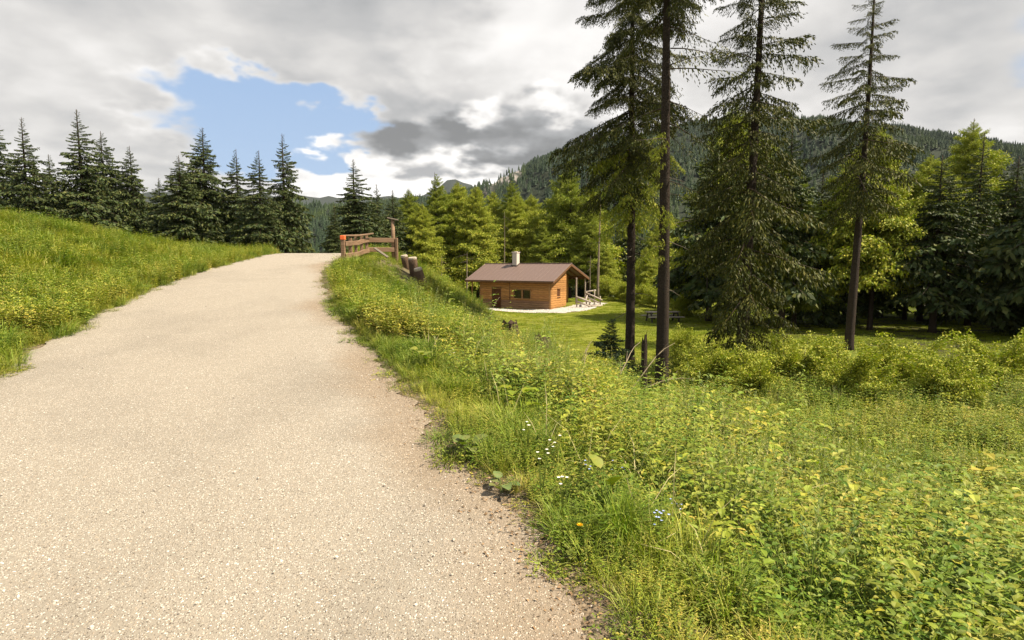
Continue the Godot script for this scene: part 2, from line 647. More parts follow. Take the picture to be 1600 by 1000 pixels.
func make_materials() -> void:
	var speck := noise_tex(0.05, Color(0.62, 0.62, 0.62), Color(1, 1, 1), 4)
	var fine := noise_tex(0.12, Color(0.55, 0.55, 0.55), Color(1, 1, 1), 9)
	var lumps := noise_tex(0.03, Color(0, 0, 0), Color(1, 1, 1), 12)
	var bark_h := noise_tex(0.06, Color(0, 0, 0), Color(1, 1, 1), 31)
	M.ground = mat(Color(1, 1, 1), 0.95, speck, 0.9, lumps, 3.0)
	var gr := gravel_images()
	M.road = mat(Color(1, 1, 1), 0.9, gr[0], 0.9, gr[1], 0.9)
	M.hill = mat(Color(1, 1, 1), 0.95, noise_tex(0.03, Color(0.6, 0.6, 0.6), Color(1, 1, 1), 44), 0.02)
	M.gravel = mat(lin(0.78, 0.73, 0.66), 0.9, fine, 1.2, lumps, 4.0)
	M.bark = mat(lin(0.125, 0.09, 0.062), 0.95, noise_tex(0.035, Color(0.45, 0.45, 0.45), Color(1, 1, 1), 21), 1.6, bark_h, 4.0)
	M.bark.uv1_scale = Vector3(2.6, 0.7, 2.6)
	M.bark_near = mat(lin(0.17, 0.125, 0.09), 0.95, noise_tex(0.05, Color(0.2, 0.19, 0.18), Color(1, 1, 1), 22), 1.6, bark_h, 6.0)
	M.bark_near.uv1_scale = Vector3(3.2, 0.55, 3.2)
	M.pole = mat(lin(0.36, 0.29, 0.21), 0.9, noise_tex(0.03, Color(0.6, 0.6, 0.6), Color(1, 1, 1), 23), 1.6)
	M.pole.uv1_scale = Vector3(2.0, 0.3, 2.0)
	M.needle = leaf_mat(Color(0.45, 0.5, 0.2))
	M.larch = leaf_mat(Color(0.62, 0.7, 0.25))
	M.herb = leaf_mat(Color(0.66, 0.74, 0.2), 0.55)
	M.dead = mat(lin(0.24, 0.2, 0.155), 0.95, fine, 3.0)
	M.stick = mat(lin(0.42, 0.34, 0.23), 0.9, fine, 4.0)
	M.stone = mat(lin(0.62, 0.5, 0.36), 0.95, noise_tex(0.02, Color(0.5, 0.42, 0.34), Color(1, 1, 1), 61), 1.4, noise_tex(0.04, Color(0, 0, 0), Color(1, 1, 1), 62), 8.0)
	M.rot = mat(lin(0.3, 0.2, 0.135), 0.95, noise_tex(0.03, Color(0.3, 0.3, 0.3), Color(1, 1, 1), 63), 2.2, bark_h, 8.0)
	M.rot.uv1_scale = Vector3(3.0, 0.8, 3.0)
	M.log = wood(lin(0.68, 0.36, 0.125), 71)
	M.log_old = wood(lin(0.52, 0.32, 0.18), 72)
	M.trim = wood(lin(0.52, 0.3, 0.13), 73)
	M.door = wood(lin(0.15, 0.062, 0.022), 74)
	M.rafter = wood(lin(0.23, 0.12, 0.055), 75)
	M.fence = wood(lin(0.35, 0.235, 0.15), 76)
	M.grey_wood = wood(lin(0.56, 0.5, 0.43), 77)
	M.dark_wood = wood(lin(0.1, 0.085, 0.075), 78)
	M.roof = mat(lin(0.19, 0.13, 0.108), 0.55, noise_tex(0.06, Color(0.72, 0.7, 0.7), Color(1, 1, 1), 81), 0.9, fine, 0.5)
	M.roof.metallic_specular = 0.5
	M.plaster = mat(lin(0.72, 0.68, 0.62), 0.9, noise_tex(0.02, Color(0.75, 0.7, 0.66), Color(1, 1, 1), 82), 1.1, fine, 0.6)
	M.log_bark = mat(lin(0.42, 0.3, 0.2), 0.95, noise_tex(0.05, Color(0.35, 0.3, 0.26), Color(1, 1, 1), 64), 2.0, bark_h, 8.0)
	M.plaster_wood = mat(lin(0.66, 0.56, 0.43), 0.9, fine, 3.0)
	M.dark = mat(lin(0.02, 0.018, 0.015), 0.9)
	M.paint = mat(lin(0.8, 0.16, 0.05), 0.6)
	M.glass = StandardMaterial3D.new()
	M.glass.albedo_color = Color(0.12, 0.14, 0.12, 0.15)
	M.glass.transparency = BaseMaterial3D.TRANSPARENCY_ALPHA
	M.glass.roughness = 0.03
	M.petal = leaf_mat(Color(0.4, 0.4, 0.4), 0.6)

func wood(albedo: Color, sd: int) -> StandardMaterial3D:
	var m := mat(albedo, 0.75, wood_image(sd, Color(0.58, 0.54, 0.5), Color(1.0, 1.0, 1.0)), 0.6)
	m.uv1_world_triplanar = false
	m.uv1_scale = Vector3(0.45, 1.3, 0.45)
	return m

# ---------------------------------------------------------------- ground, road, mountains
func spaced(fine_lo: float, fine_hi: float, step: float, lo: float, hi: float, grow: float) -> PackedFloat32Array:
	var out := PackedFloat32Array()
	var x := fine_lo
	while x <= fine_hi:
		out.append(x); x += step
	var s := step
	while x < hi:
		s *= grow
		out.append(x); x += s
	out.append(hi)
	s = step
	x = fine_lo
	var left := PackedFloat32Array()
	while x > lo:
		s *= grow
		x -= s
		left.append(x)
	left.reverse()
	left.append_array(out)
	return left

func sheet(xs: PackedFloat32Array, ds: PackedFloat32Array, col: Callable, up: float, m: Material) -> ArrayMesh:
	var st := SurfaceTool.new()
	st.begin(Mesh.PRIMITIVE_TRIANGLES)
	var w := xs.size()
	for d in ds:
		for x in xs:
			st.set_color(col.call(x, d))
			st.add_vertex(Vector3(x, ground(x, d) + up, -d))
	for j in ds.size() - 1:
		for i in w - 1:
			var a := j * w + i
			st.add_index(a); st.add_index(a + w); st.add_index(a + 1)
			st.add_index(a + 1); st.add_index(a + w); st.add_index(a + w + 1)
	st.generate_normals()
	var am := st.commit()
	am.surface_set_material(0, m)
	return am

func ground_color(x: float, d: float) -> Color:
	var u := road_u(x, d)
	var n := noise.get_noise_2d(x * 9.0, d * 9.0)
	var soil := Color(0.24, 0.185, 0.125)
	var weeds := Color(0.11, 0.11, 0.025)
	var turf := Color(0.25, 0.265, 0.03)
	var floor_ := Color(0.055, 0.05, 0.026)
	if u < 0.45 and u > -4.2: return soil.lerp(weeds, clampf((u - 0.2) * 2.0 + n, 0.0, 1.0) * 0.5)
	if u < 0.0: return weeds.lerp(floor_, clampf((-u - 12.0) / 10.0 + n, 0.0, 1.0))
	var c := weeds.lerp(soil, clampf(n * 1.5, 0.0, 0.5))
	var m := clampf(0.6 - on_bank(x, d) / 0.5, 0.0, 1.0)
	c = c.lerp(turf * (1.0 + n * 0.35), m)
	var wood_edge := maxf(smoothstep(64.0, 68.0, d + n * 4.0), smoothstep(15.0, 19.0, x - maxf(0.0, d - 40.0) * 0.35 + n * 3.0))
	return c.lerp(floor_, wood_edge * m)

func make_ground() -> void:
	var xs := spaced(-13.0, 15.0, 0.28, -700.0, 700.0, 1.14)
	var ds := spaced(-3.0, 33.0, 0.28, -60.0, 700.0, 1.07)
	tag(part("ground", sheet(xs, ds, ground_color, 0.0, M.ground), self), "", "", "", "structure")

func make_road() -> void:
	var st := SurfaceTool.new()
	st.begin(Mesh.PRIMITIVE_TRIANGLES)
	var ds := PackedFloat32Array()
	var d := -6.0
	while d < 70.0:
		ds.append(d)
		d += 0.05 if d > 1.0 and d < 12.0 else 0.25
	var n := 15
	for dd in ds:
		var e := road_edge(dd)
		var jag := noise.get_noise_2d(dd * 55.0, 300.0) * 0.16 + noise.get_noise_2d(dd * 210.0, 700.0) * 0.10
		var jag2 := noise.get_noise_2d(dd * 50.0, -300.0) * 0.3
		for i in n:
			var t := i / (n - 1.0)
			var x := lerpf(e - 4.3 + jag2, e + jag + 0.02, t)
			var k := noise.get_noise_2d(x * 14.0, dd * 6.0)
			var tone := 1.0 + 0.12 * k + 0.16 * noise.get_noise_2d(x * 50.0, dd * 24.0 + 500.0) + 0.12 * noise.get_noise_2d(x * 5.0 + dd * 2.2, dd * 1.4)
			var c := Color(tone, tone, tone)
			var dirt := smoothstep(0.55, 0.0, (1.0 - t) * 4.3 + k * 0.7)
			c = c.lerp(Color(0.74, 0.6, 0.46), dirt * 0.6)
			st.set_color(c)
			st.add_vertex(Vector3(x, road_y(dd) + 0.012 + 0.012 * noise.get_noise_2d(x * 20.0, dd * 20.0), -dd))
	for j in ds.size() - 1:
		for i in n - 1:
			var a := j * n + i
			st.add_index(a); st.add_index(a + n); st.add_index(a + 1)
			st.add_index(a + 1); st.add_index(a + n); st.add_index(a + n + 1)
	st.generate_normals()
	var am := st.commit()
	am.surface_set_material(0, M.road)
	tag(part("road", am, self), "", "", "", "structure")

	# loose chips on the road
	var chip := Mb.new()
	var pts := PackedVector3Array([Vector3(0, -0.5, 0), Vector3(0, 0.55, 0.1)])
	pts = PackedVector3Array([Vector3(0, -0.4, 0), Vector3(0.05, 0.0, 0), Vector3(0, 0.45, 0.06)])
	chip.tube(pts, PackedFloat32Array([0.35, 0.62, 0.28]), 6, Color(1, 1, 1), 0.25, 4)
	var xf: Array = []
	var cols: Array = []
	for k in 5200:
		var dd := 1.4 * pow(14.0, rng.randf())
		var e := road_edge(dd)
		var near := rng.randf() < 0.4
		var x := e + (rr(-0.6, 0.25) if near else rr(-3.4, -0.2))
		if absf(x) > dd: continue
		var s := rr(0.003, 0.008) * (1.0 if rng.randf() < 0.93 else rr(1.5, 2.4))
		var y := ground(x, dd) + (0.014 if road_u(x, dd) < 0.0 else 0.004)
		xf.append(Transform3D(Basis.from_euler(Vector3(rr(0, 6), rr(0, 6), rr(0, 6))).scaled(Vector3.ONE) * Basis.from_scale(Vector3(s, s * rr(0.5, 0.9), s * rr(0.7, 1.2))), Vector3(x, y + s * 0.2, -dd)))
		var g := rr(0.32, 0.62)
		cols.append(Color(g, g * 0.9, g * 0.78))
	scatter("loose_gravel", chip.mesh(mat(Color(1, 1, 1), 0.9)), xf, cols, "pale loose stone chips lying on the road", "gravel")

func ridge_py(px: float) -> float:
	var p := [-3000, 330, 0, 335, 400, 330, 600, 318, 680, 312, 720, 299, 745, 291, 770, 283, 790, 273, 815, 262, 840, 252, 870, 240, 900, 231, 950, 222, 1000, 213, 1080, 197, 1200, 188, 1400, 205, 1600, 235, 4000, 300]
	for i in range(0, p.size() - 2, 2):
		if px < p[i + 2]:
			return lerpf(p[i + 1], p[i + 3], clampf((px - p[i]) / (p[i + 2] - p[i]), 0.0, 1.0))
	return 300.0

func hill_y(az: float, r: float) -> float:
	var px := 800.0 + 866.0 * tan(az)
	var top := (415.0 - ridge_py(px)) / 866.0 * cos(az)
	var big_r := 1250.0
	var t := (r - 240.0) / (big_r - 240.0)
	var crest := top * big_r - 6.0
	var y := lerpf(-46.0, crest, t)
	if t > 1.0: y = crest - (t - 1.0) * 420.0
	var q := Vector2(sin(az), cos(az)) * r
	y += noise.get_noise_2d(q.x * 0.22, q.y * 0.22) * 55.0 * sin(clampf(t, 0.0, 1.0) * PI)
	y += noise.get_noise_2d(q.x * 1.1 + 50.0, q.y * 1.1) * 8.0 * smoothstep(0.0, 0.2, t)
	return y

func make_mountains() -> void:
	var st := SurfaceTool.new()
	st.begin(Mesh.PRIMITIVE_TRIANGLES)
	var na := 190
	var nr := 44
	for j in nr:
		var r := lerpf(240.0, 1700.0, j / (nr - 1.0))
		for i in na:
			var az := lerpf(-1.15, 1.15, i / (na - 1.0))
			var px := 800.0 + 866.0 * tan(az)
			var y := hill_y(az, r)
			var n := noise.get_noise_2d(px * 1.6, r * 0.4)
			var c := Color(0.024, 0.036, 0.018)
			var rock := smoothstep(750.0, 768.0, px) * smoothstep(832.0, 815.0, px) * smoothstep(880.0, 960.0, r + n * 120.0) * smoothstep(-0.1, 0.2, n + 0.35)
			c = c.lerp(Color(0.36, 0.325, 0.29) * (1.0 + n), rock)
			st.set_color(c)
			st.add_vertex(Vector3(sin(az) * r, y, -cos(az) * r))
	for j in nr - 1:
		for i in na - 1:
			var a := j * na + i
			st.add_index(a); st.add_index(a + na); st.add_index(a + 1)
			st.add_index(a + 1); st.add_index(a + na); st.add_index(a + na + 1)
	st.generate_normals()
	var am := st.commit()
	am.surface_set_material(0, M.hill)
	tag(part("hillside", am, self), "wooded mountainside with a bare rocky shoulder", "", "", "structure")

	# a farther ridge seen over its foot
	st = SurfaceTool.new()
	st.begin(Mesh.PRIMITIVE_TRIANGLES)
	for j in 12:
		var r := lerpf(2200.0, 3600.0, j / 11.0)
		for i in 120:
			var az := lerpf(-1.1, 0.6, i / 119.0)
			var px := 800.0 + 866.0 * tan(az)
			var peak := 311.0 - 26.0 * exp(-((px - 712.0) / 40.0) ** 2) - 8.0 * exp(-((px - 300.0) / 160.0) ** 2) + noise.get_noise_2d(px * 2.0, 5.0) * 3.0
			var t := j / 7.0
			var y := lerpf(-60.0, (415.0 - peak) / 866.0 * cos(az) * 3100.0, minf(t, 1.0)) - maxf(0.0, t - 1.0) * 300.0
			st.set_color(Color(0.035, 0.046, 0.038))
			st.add_vertex(Vector3(sin(az) * r, y + noise.get_noise_2d(px * 3.0, r * 0.3) * 22.0, -cos(az) * r))
	for j in 11:
		for i in 119:
			var a := j * 120 + i
			st.add_index(a); st.add_index(a + 120); st.add_index(a + 1)
			st.add_index(a + 1); st.add_index(a + 120); st.add_index(a + 121)
	st.generate_normals()
	am = st.commit()
	am.surface_set_material(0, M.hill)
	tag(part("far_mountain", am, self), "", "", "", "structure")

	# the forest on the mountainside and down in the valley
	for variant in 3:
		var mb := Mb.new()
		for lay in 5:
			var y0 := 0.1 + lay * 0.17
			var y1 := y0 + 0.34 - lay * 0.02
			var ra := 0.19 * (1.0 - lay * 0.17)
			var off := rr(0, 6)
			for k in 7:
				var a0 := TAU * k / 7.0 + off
				var a1 := TAU * (k + 1) / 7.0 + off
				var am_ := (a0 + a1) * 0.5
				var q := rr(0.8, 1.2)
				var g := rr(0.93, 1.07)
				var lo := Vector3(cos(am_) * ra * q, y0 - rr(0.0, 0.05), sin(am_) * ra * q)
				mb.tri(Vector3(0, y1, 0), Vector3(cos(a0) * ra * 0.6, y0 + 0.05, sin(a0) * ra * 0.6), lo, Color(g, g, g))
				mb.tri(Vector3(0, y1, 0), lo, Vector3(cos(a1) * ra * 0.6, y0 + 0.05, sin(a1) * ra * 0.6), Color(g, g, g))
		var xf: Array = []
		var cols: Array = []
		for k in 13000:
			var az := rr(-0.8, 0.95)
			var r := 250.0 + 1050.0 * sqrt(rng.randf())
			var px := 800.0 + 866.0 * tan(az)
			var n := noise.get_noise_2d(px * 1.6, r * 0.4)
			if px > 758.0 - n * 20.0 and px < 822.0 + n * 20.0 and r > 880.0 + n * 160.0 and rng.randf() < 0.96: continue
			var s := rr(8.0, 14.0)
			var f := s * rr(1.0, 1.5)
			xf.append(Transform3D(Basis(Vector3.UP, rr(0, TAU)) * Basis.from_scale(Vector3(f, s, f)), Vector3(sin(az) * r, hill_y(az, r) - 1.0, -cos(az) * r)))
			var patch := noise.get_noise_2d(sin(az) * r * 0.5, cos(az) * r * 0.5)
			var c := Color(0.03, 0.056, 0.024).lerp(Color(0.055, 0.085, 0.024), clampf(patch * 2.2 + rr(0.0, 0.35), 0.0, 1.0))
			cols.append(c)
		for k in 900:
			var dd := rr(95.0, 260.0)
			var x := rr(-0.9, 0.95) * dd
			if x < -0.16 * dd: continue
			var s := rr(10.0, 17.0)
			xf.append(Transform3D(Basis(Vector3.UP, rr(0, TAU)) * Basis.from_scale(Vector3(s, s, s)), g3(x, dd, -0.5)))
			cols.append(Color(0.035, 0.05, 0.022) * rr(0.8, 1.4))
		scatter("mountain_forest", mb.mesh(M.needle), xf, cols, "dark conifer forest covering the far mountainside", "forest")

# ---------------------------------------------------------------- the log cabin
func one_box(size: Vector3, at: Vector3, m: Material, bev := 0.012, rot := Vector3.ZERO, col := Color(1, 1, 1)) -> ArrayMesh:
	var mb := Mb.new()
	mb.box(size, Transform3D(Basis.from_euler(rot), at), col, bev)
	return mb.mesh(m)

func make_cabin() -> void:
	var o := thing("log_cabin", "small orange timber cabin with brown roof and white chimney on the meadow", "cabin", Vector3(3.6, -2.62, -52.0), deg_to_rad(-33.0))
	var wl := 8.18
	var wh := 2.98
	var course := 0.213
	# front wall: a core with a log for each course, cut at door and windows
	var core := Mb.new()
	core.box(Vector3(wl - 0.2, 0.3, 0.06), Transform3D(Basis(), Vector3(-wl / 2.0, -0.2, -0.16)), Color(1, 1, 1), 0.0)
	var fw := part("front_wall", core.mesh(M.log_old), o)
	for k in 14:
		var y := course * (k + 0.5)
		var cuts := [[-wl + 0.02, -0.06]]
		if y < 1.97: cuts = [[-wl + 0.02, -6.66], [-5.61, -0.06]]
		if y > 1.0 and y < 1.9: cuts = [[-wl + 0.02, -6.66], [-5.61, -4.09], [-2.15, -0.06]]
		for c in cuts:
			var l: float = c[1] - c[0]
			var g := rr(0.7, 1.12)
			part("log", one_box(Vector3(l, course - 0.008, 0.16), Vector3((c[0] + c[1]) / 2.0, y, -0.08 + rr(-0.006, 0.006)), M.log if k > 3 else M.log_old, 0.03, Vector3.ZERO, Color(g, g * rr(0.95, 1.03), g)), fw)
	# gable wall towards the right, front half
	var gw := part("gable_wall", one_box(Vector3(0.06, 0.3, 3.0), Vector3(-0.16, -0.2, -1.55), M.log_old, 0.0), o)
	for k in 20:
		var y := course * (k + 0.5)
		var z1 := -0.0
		if y > wh - 0.1: z1 = -(y + 0.11 - 2.9) / 0.464 - 0.05
		if z1 < -2.9: break
		var cuts := [[-3.1, z1]]
		if y > 1.19 and y < 1.99: cuts = [[-3.1, -1.81], [-1.19, z1]]
		for c in cuts:
			var g := rr(0.75, 1.12)
			part("log", one_box(Vector3(0.16, course - 0.008, c[1] - c[0]), Vector3(-0.08 + 0.085, y, (c[0] + c[1]) / 2.0), M.log, 0.03, Vector3.ZERO, Color(g, g, g)), gw)
	part("back_wall", one_box(Vector3(wl - 1.3, wh, 0.16), Vector3(-wl / 2.0 - 0.65, wh / 2.0, -6.1), M.log, 0.02), o)
	part("end_wall", one_box(Vector3(0.16, wh - 0.2, 6.0), Vector3(-wl + 0.1, wh / 2.0 - 0.1, -3.08), M.log, 0.02), o)
	var pw := part("porch_wall", one_box(Vector3(0.1, wh + 0.9, 3.0), Vector3(-1.36, wh / 2.0 + 0.45, -4.6), M.log, 0.0), o)
	for k in 14:
		part("log", one_box(Vector3(0.1, course - 0.008, 2.95), Vector3(-1.28, course * (k + 0.5), -4.6), M.log, 0.025), pw)
	part("porch_side", one_box(Vector3(1.3, wh + 0.9, 0.14), Vector3(-0.72, wh / 2.0 + 0.45, -3.06), M.log, 0.0), o)
	part("corner_board", one_box(Vector3(0.14, 2.9, 0.05), Vector3(-0.05, 1.45, 0.03), M.trim, 0.01), o)
	part("corner_board", one_box(Vector3(0.12, 2.9, 0.05), Vector3(-wl + 0.06, 1.45, 0.03), M.trim, 0.01), o)
	part("batten", one_box(Vector3(0.07, 1.9, 0.045), Vector3(-4.55, 1.75, 0.025), M.rafter, 0.01), o)
	part("wall_plate", one_box(Vector3(wl + 1.4, 0.2, 0.2), Vector3(-wl / 2.0 - 0.5, 2.9, -0.1), M.trim, 0.02), o)
	# door
	var dr := part("door", one_box(Vector3(0.95, 1.88, 0.06), Vector3(-6.135, 0.98, -0.09), M.door, 0.008), o)
	for k in 5:
		part("plank", one_box(Vector3(0.17, 1.8, 0.03), Vector3(-6.495 + k * 0.18, 0.98, -0.05), M.door, 0.008), dr)
	part("handle", one_box(Vector3(0.04, 0.14, 0.05), Vector3(-5.76, 0.98, -0.01), M.dark, 0.01), dr)
	part("door_frame", one_box(Vector3(0.07, 1.96, 0.1), Vector3(-6.66, 1.0, -0.02), M.rafter, 0.01), dr)
	part("door_frame", one_box(Vector3(0.07, 1.96, 0.1), Vector3(-5.61, 1.0, -0.02), M.rafter, 0.01), dr)
	part("lintel", one_box(Vector3(1.2, 0.1, 0.1), Vector3(-6.135, 2.03, -0.018), M.rafter, 0.01), dr)
	# window pair
	for s in [[-3.62], [-2.62]]:
		var cx: float = s[0]
		var w := part("window", one_box(Vector3(0.96, 0.06, 0.14), Vector3(cx, 1.0, 0.0), M.trim, 0.01), o)
		part("head", one_box(Vector3(0.96, 0.06, 0.12), Vector3(cx, 1.9, 0.0), M.trim, 0.01), w)
		part("jamb", one_box(Vector3(0.06, 0.84, 0.11), Vector3(cx - 0.45, 1.45, 0.0), M.trim, 0.01), w)
		part("jamb", one_box(Vector3(0.06, 0.84, 0.11), Vector3(cx + 0.45, 1.45, 0.0), M.trim, 0.01), w)
		part("pane", one_box(Vector3(0.84, 0.84, 0.012), Vector3(cx, 1.45, -0.06), M.glass, 0.0), w)
	# gable window with red brown shutter
	var gwin := part("window", one_box(Vector3(0.13, 0.07, 0.66), Vector3(0.06, 1.18, -1.5), M.door, 0.01), o)
	part("head", one_box(Vector3(0.13, 0.07, 0.66), Vector3(0.06, 2.0, -1.5), M.door, 0.01), gwin)
	part("shutter", one_box(Vector3(0.05, 0.76, 0.29), Vector3(0.03, 1.59, -1.35), M.door, 0.01), gwin)
	part("shutter", one_box(Vector3(0.05, 0.76, 0.29), Vector3(0.03, 1.59, -1.65), M.door, 0.01), gwin)
	# roof
	var x0 := -9.7
	var x1 := 0.62
	var ridge := Vector3(0, 4.45, -3.1)
	var front := Vector3(0, 2.78, 0.52)
	var back := Vector3(0, 3.0, -7.2)
	for e in [front, back]:
		var run: Vector3 = e - ridge
		var mid: Vector3 = (e + ridge) * 0.5
		var ang := atan2(run.y, run.z)
		if run.z < 0.0: ang = atan2(run.y, run.z)
		var b := Basis(Vector3(1, 0, 0), -atan2(run.y, absf(run.z)) * signf(run.z))
		var slope := Mb.new()
		slope.box(Vector3(x1 - x0, 0.07, run.length()), Transform3D(b, mid + Vector3((x0 + x1) / 2.0, -0.035, 0)), Color(1, 1, 1), 0.008)
		var rf := part("roof_slope", slope.mesh(M.roof), o)
		for x in [x0 + 0.03, x1 - 0.03]:
			var vb := Mb.new()
			vb.box(Vector3(0.05, 0.2, run.length()), Transform3D(b, mid + Vector3(x, -0.17, 0)), Color(1, 1, 1), 0.008)
			part("verge_board", vb.mesh(M.rafter), rf)
		for k in 13:
			var rb := Mb.new()
			rb.box(Vector3(0.1, 0.15, run.length() - 0.05), Transform3D(b, mid + Vector3(lerpf(x0 + 0.3, x1 - 0.3, k / 12.0), -0.155, 0)), Color(1, 1, 1), 0.01)
			part("rafter", rb.mesh(M.rafter), rf)
		for k in 21:
			var sb := Mb.new()
			sb.box(Vector3(0.035, 0.03, run.length() - 0.02), Transform3D(b, mid + Vector3(lerpf(x0 + 0.06, x1 - 0.06, k / 20.0), 0.012, 0)), Color(1, 1, 1) * rr(0.9, 1.1), 0.006)
			part("seam", sb.mesh(M.roof), rf)
		part("gutter_board", one_box(Vector3(x1 - x0 - 0.02, 0.14, 0.04), e + Vector3((x0 + x1) / 2.0, -0.13, 0.0), M.rafter, 0.01), rf)
	part("ridge_cap", one_box(Vector3(x1 - x0 + 0.02, 0.06, 0.3), ridge + Vector3((x0 + x1) / 2.0, 0.0, 0), M.roof, 0.025), o)
	# purlins carrying the gable overhang
	for z in [-0.15, -3.1, -6.6]:
		part("purlin", one_box(Vector3(2.0, 0.2, 0.18), Vector3(-0.45, 2.78 if z > -1.0 else (4.2 if z > -4.0 else 3.0), z), M.rafter, 0.02), o)
	for q in [[0.35, -4.7], [0.35, -6.75], [-0.6, -6.75]]:
		part("porch_post", one_box(Vector3(0.13, 3.1, 0.13), Vector3(q[0], 1.45, q[1]), M.grey_wood, 0.02), o)
	for q in [[-9.35, -0.25], [-9.35, -3.1], [-9.35, -6.0]]:
		part("eave_post", one_box(Vector3(0.13, 3.0, 0.13), Vector3(q[0], 1.4, q[1]), M.trim, 0.02), o)
	# chimney near the front of the ridge
	var ch := part("chimney", one_box(Vector3(0.56, 1.55, 0.56), Vector3(-5.6, 4.75, -2.75), M.plaster, 0.025), o)
	part("cap", one_box(Vector3(0.66, 0.09, 0.66), Vector3(-5.6, 5.565, -2.75), M.plaster, 0.02), ch)
	part("flue", one_box(Vector3(0.3, 0.05, 0.3), Vector3(-5.6, 5.63, -2.75), M.plaster, 0.01), ch)
	part("flashing", one_box(Vector3(0.68, 0.1, 0.72), Vector3(-5.6, 4.32, -2.72), M.dark_wood, 0.02, Vector3(0.43, 0, 0)), ch)

	# white gravel apron laid round the cabin
	var pl := [[-13.5, 1.3, 0.4], [-11.0, 1.5, 0.5], [-8.5, 1.7, 0.65], [-6.0, 1.8, 0.85], [-3.5, 2.0, 1.1], [-1.2, 2.1, 1.4], [0.9, 1.3, 1.6], [1.9, -0.8, 1.5], [2.1, -3.2, 1.3], [2.1, -5.6, 1.1]]
	var cv := Curve3D.new()
	for i in pl.size():
		var a := Vector3(pl[i][0], pl[i][2], pl[i][1])
		var nx := Vector3(pl[mini(i + 1, 9)][0], pl[mini(i + 1, 9)][2], pl[mini(i + 1, 9)][1])
		var pv := Vector3(pl[maxi(i - 1, 0)][0], pl[maxi(i - 1, 0)][2], pl[maxi(i - 1, 0)][1])
		cv.add_point(a, (pv - nx) * 0.16, (nx - pv) * 0.16)
	var st := SurfaceTool.new()
	st.begin(Mesh.PRIMITIVE_TRIANGLES)
	var steps := 90
	var stones: Array = []
	var tones: Array = []
	for i in steps + 1:
		var l := cv.get_baked_length() * i / steps
		var p := cv.sample_baked(l)
		var q := cv.sample_baked(minf(l + 0.1, cv.get_baked_length()))
		if i == steps: q = p + (p - cv.sample_baked(l - 0.1))
		var t := (q - p)
		t.y = 0
		t = t.normalized()
		var s := Vector3(t.z, 0, -t.x)
		for k in 5:
			var w := (k / 4.0 - 0.5) * 2.0 * p.y * (1.0 + 0.3 * noise.get_noise_2d(i * 14.0, k * 400.0))
			var g := o.transform * Vector3(p.x + s.x * w, 0, p.z + s.z * w)
			st.set_color(Color(1, 1, 1))
			st.add_vertex(g3(g.x, -g.z, 0.03))
		for k in 26:
			var w := rr(-1.1, 1.1) * p.y
			var g := o.transform * Vector3(p.x + s.x * w + rr(-0.1, 0.1), 0, p.z + s.z * w + rr(-0.1, 0.1))
			var z := rr(0.02, 0.06)
			stones.append(Transform3D(Basis.from_euler(Vector3(rr(0, 6), rr(0, 6), rr(0, 6))) * Basis.from_scale(Vector3(z, z * 0.7, z)), g3(g.x, -g.z, 0.035)))
			var v := rr(0.4, 0.75)
			tones.append(Color(v, v * 0.95, v * 0.87))
	for i in steps:
		for k in 4:
			var a := i * 5 + k
			st.add_index(a); st.add_index(a + 5); st.add_index(a + 1)
			st.add_index(a + 1); st.add_index(a + 5); st.add_index(a + 6)
	st.generate_normals()
	var am := st.commit()
	am.surface_set_material(0, M.gravel)
	tag(part("gravel_path", am, self), "", "", "", "structure")
	var chip := Mb.new()
	chip.tube(PackedVector3Array([Vector3(0, -0.5, 0), Vector3(0, 0, 0), Vector3(0, 0.5, 0.1)]), PackedFloat32Array([0.4, 0.75, 0.35]), 6, Color(1, 1, 1), 0.25, 8)
	scatter("path_gravel", chip.mesh(mat(Color(1, 1, 1), 0.9)), stones, tones, "white gravel stones spread round the cabin", "gravel")

	# pole railing beside the porch
	var rl := thing("pole_railing", "loose railing of pale rough poles beside the cabin porch", "railing", g3(6.55, 53.0), 0.0)
	var posts := [Vector3(-0.35, 0, 0.1), Vector3(0.85, -0.05, 0.2), Vector3(0.75, 0.1, -1.3), Vector3(1.55, 0.1, -1.5), Vector3(2.1, 0.1, -1.2)]
	for i in 5:
		var p: Vector3 = posts[i]
		var gp := rl.position + p
		var by := ground(gp.x, -gp.z) - rl.position.y
		var h: float = [1.0, 0.75, 1.35, 1.5, 0.85][i]
		var mb := Mb.new()
		mb.tube(PackedVector3Array([Vector3(p.x, by - 0.2, p.z), Vector3(p.x + rr(-0.03, 0.03), by + h, p.z)]), PackedFloat32Array([0.07, 0.06]), 8, Color(1, 1, 1), 0.08, i)
		part("post", mb.mesh(M.grey_wood, true), rl)
	var rails := [[Vector3(-0.45, 1.02, 0.13), Vector3(1.0, 0.5, 0.25)], [Vector3(-0.45, 0.6, 0.13), Vector3(0.95, 0.08, 0.25)], [Vector3(0.6, 1.35, -1.25), Vector3(2.3, 0.6, -1.1)], [Vector3(0.55, 1.0, -1.25), Vector3(2.0, 0.35, -1.1)], [Vector3(0.6, 1.38, -1.4), Vector3(1.7, 1.55, -1.6)], [Vector3(0.5, 0.75, 0.2), Vector3(0.8, 1.05, -1.2)], [Vector3(1.0, 0.12, 0.1), Vector3(2.2, 0.1, -0.6)]]
	for i in rails.size():
		var mb := Mb.new()
		mb.tube(PackedVector3Array([rails[i][0], (rails[i][0] + rails[i][1]) * 0.5 + Vector3(0, 0.02, 0), rails[i][1]]), PackedFloat32Array([0.085, 0.09, 0.075]), 8, Color(1, 1, 1), 0.14, i + 9)
		part("rail", mb.mesh(M.grey_wood, true), rl)

	# picnic table at the right edge of the meadow
	var tb := thing("picnic_table", "weathered wooden picnic table on the meadow behind the thick trunk", "table", g3(11.35, 41.6), 0.12)
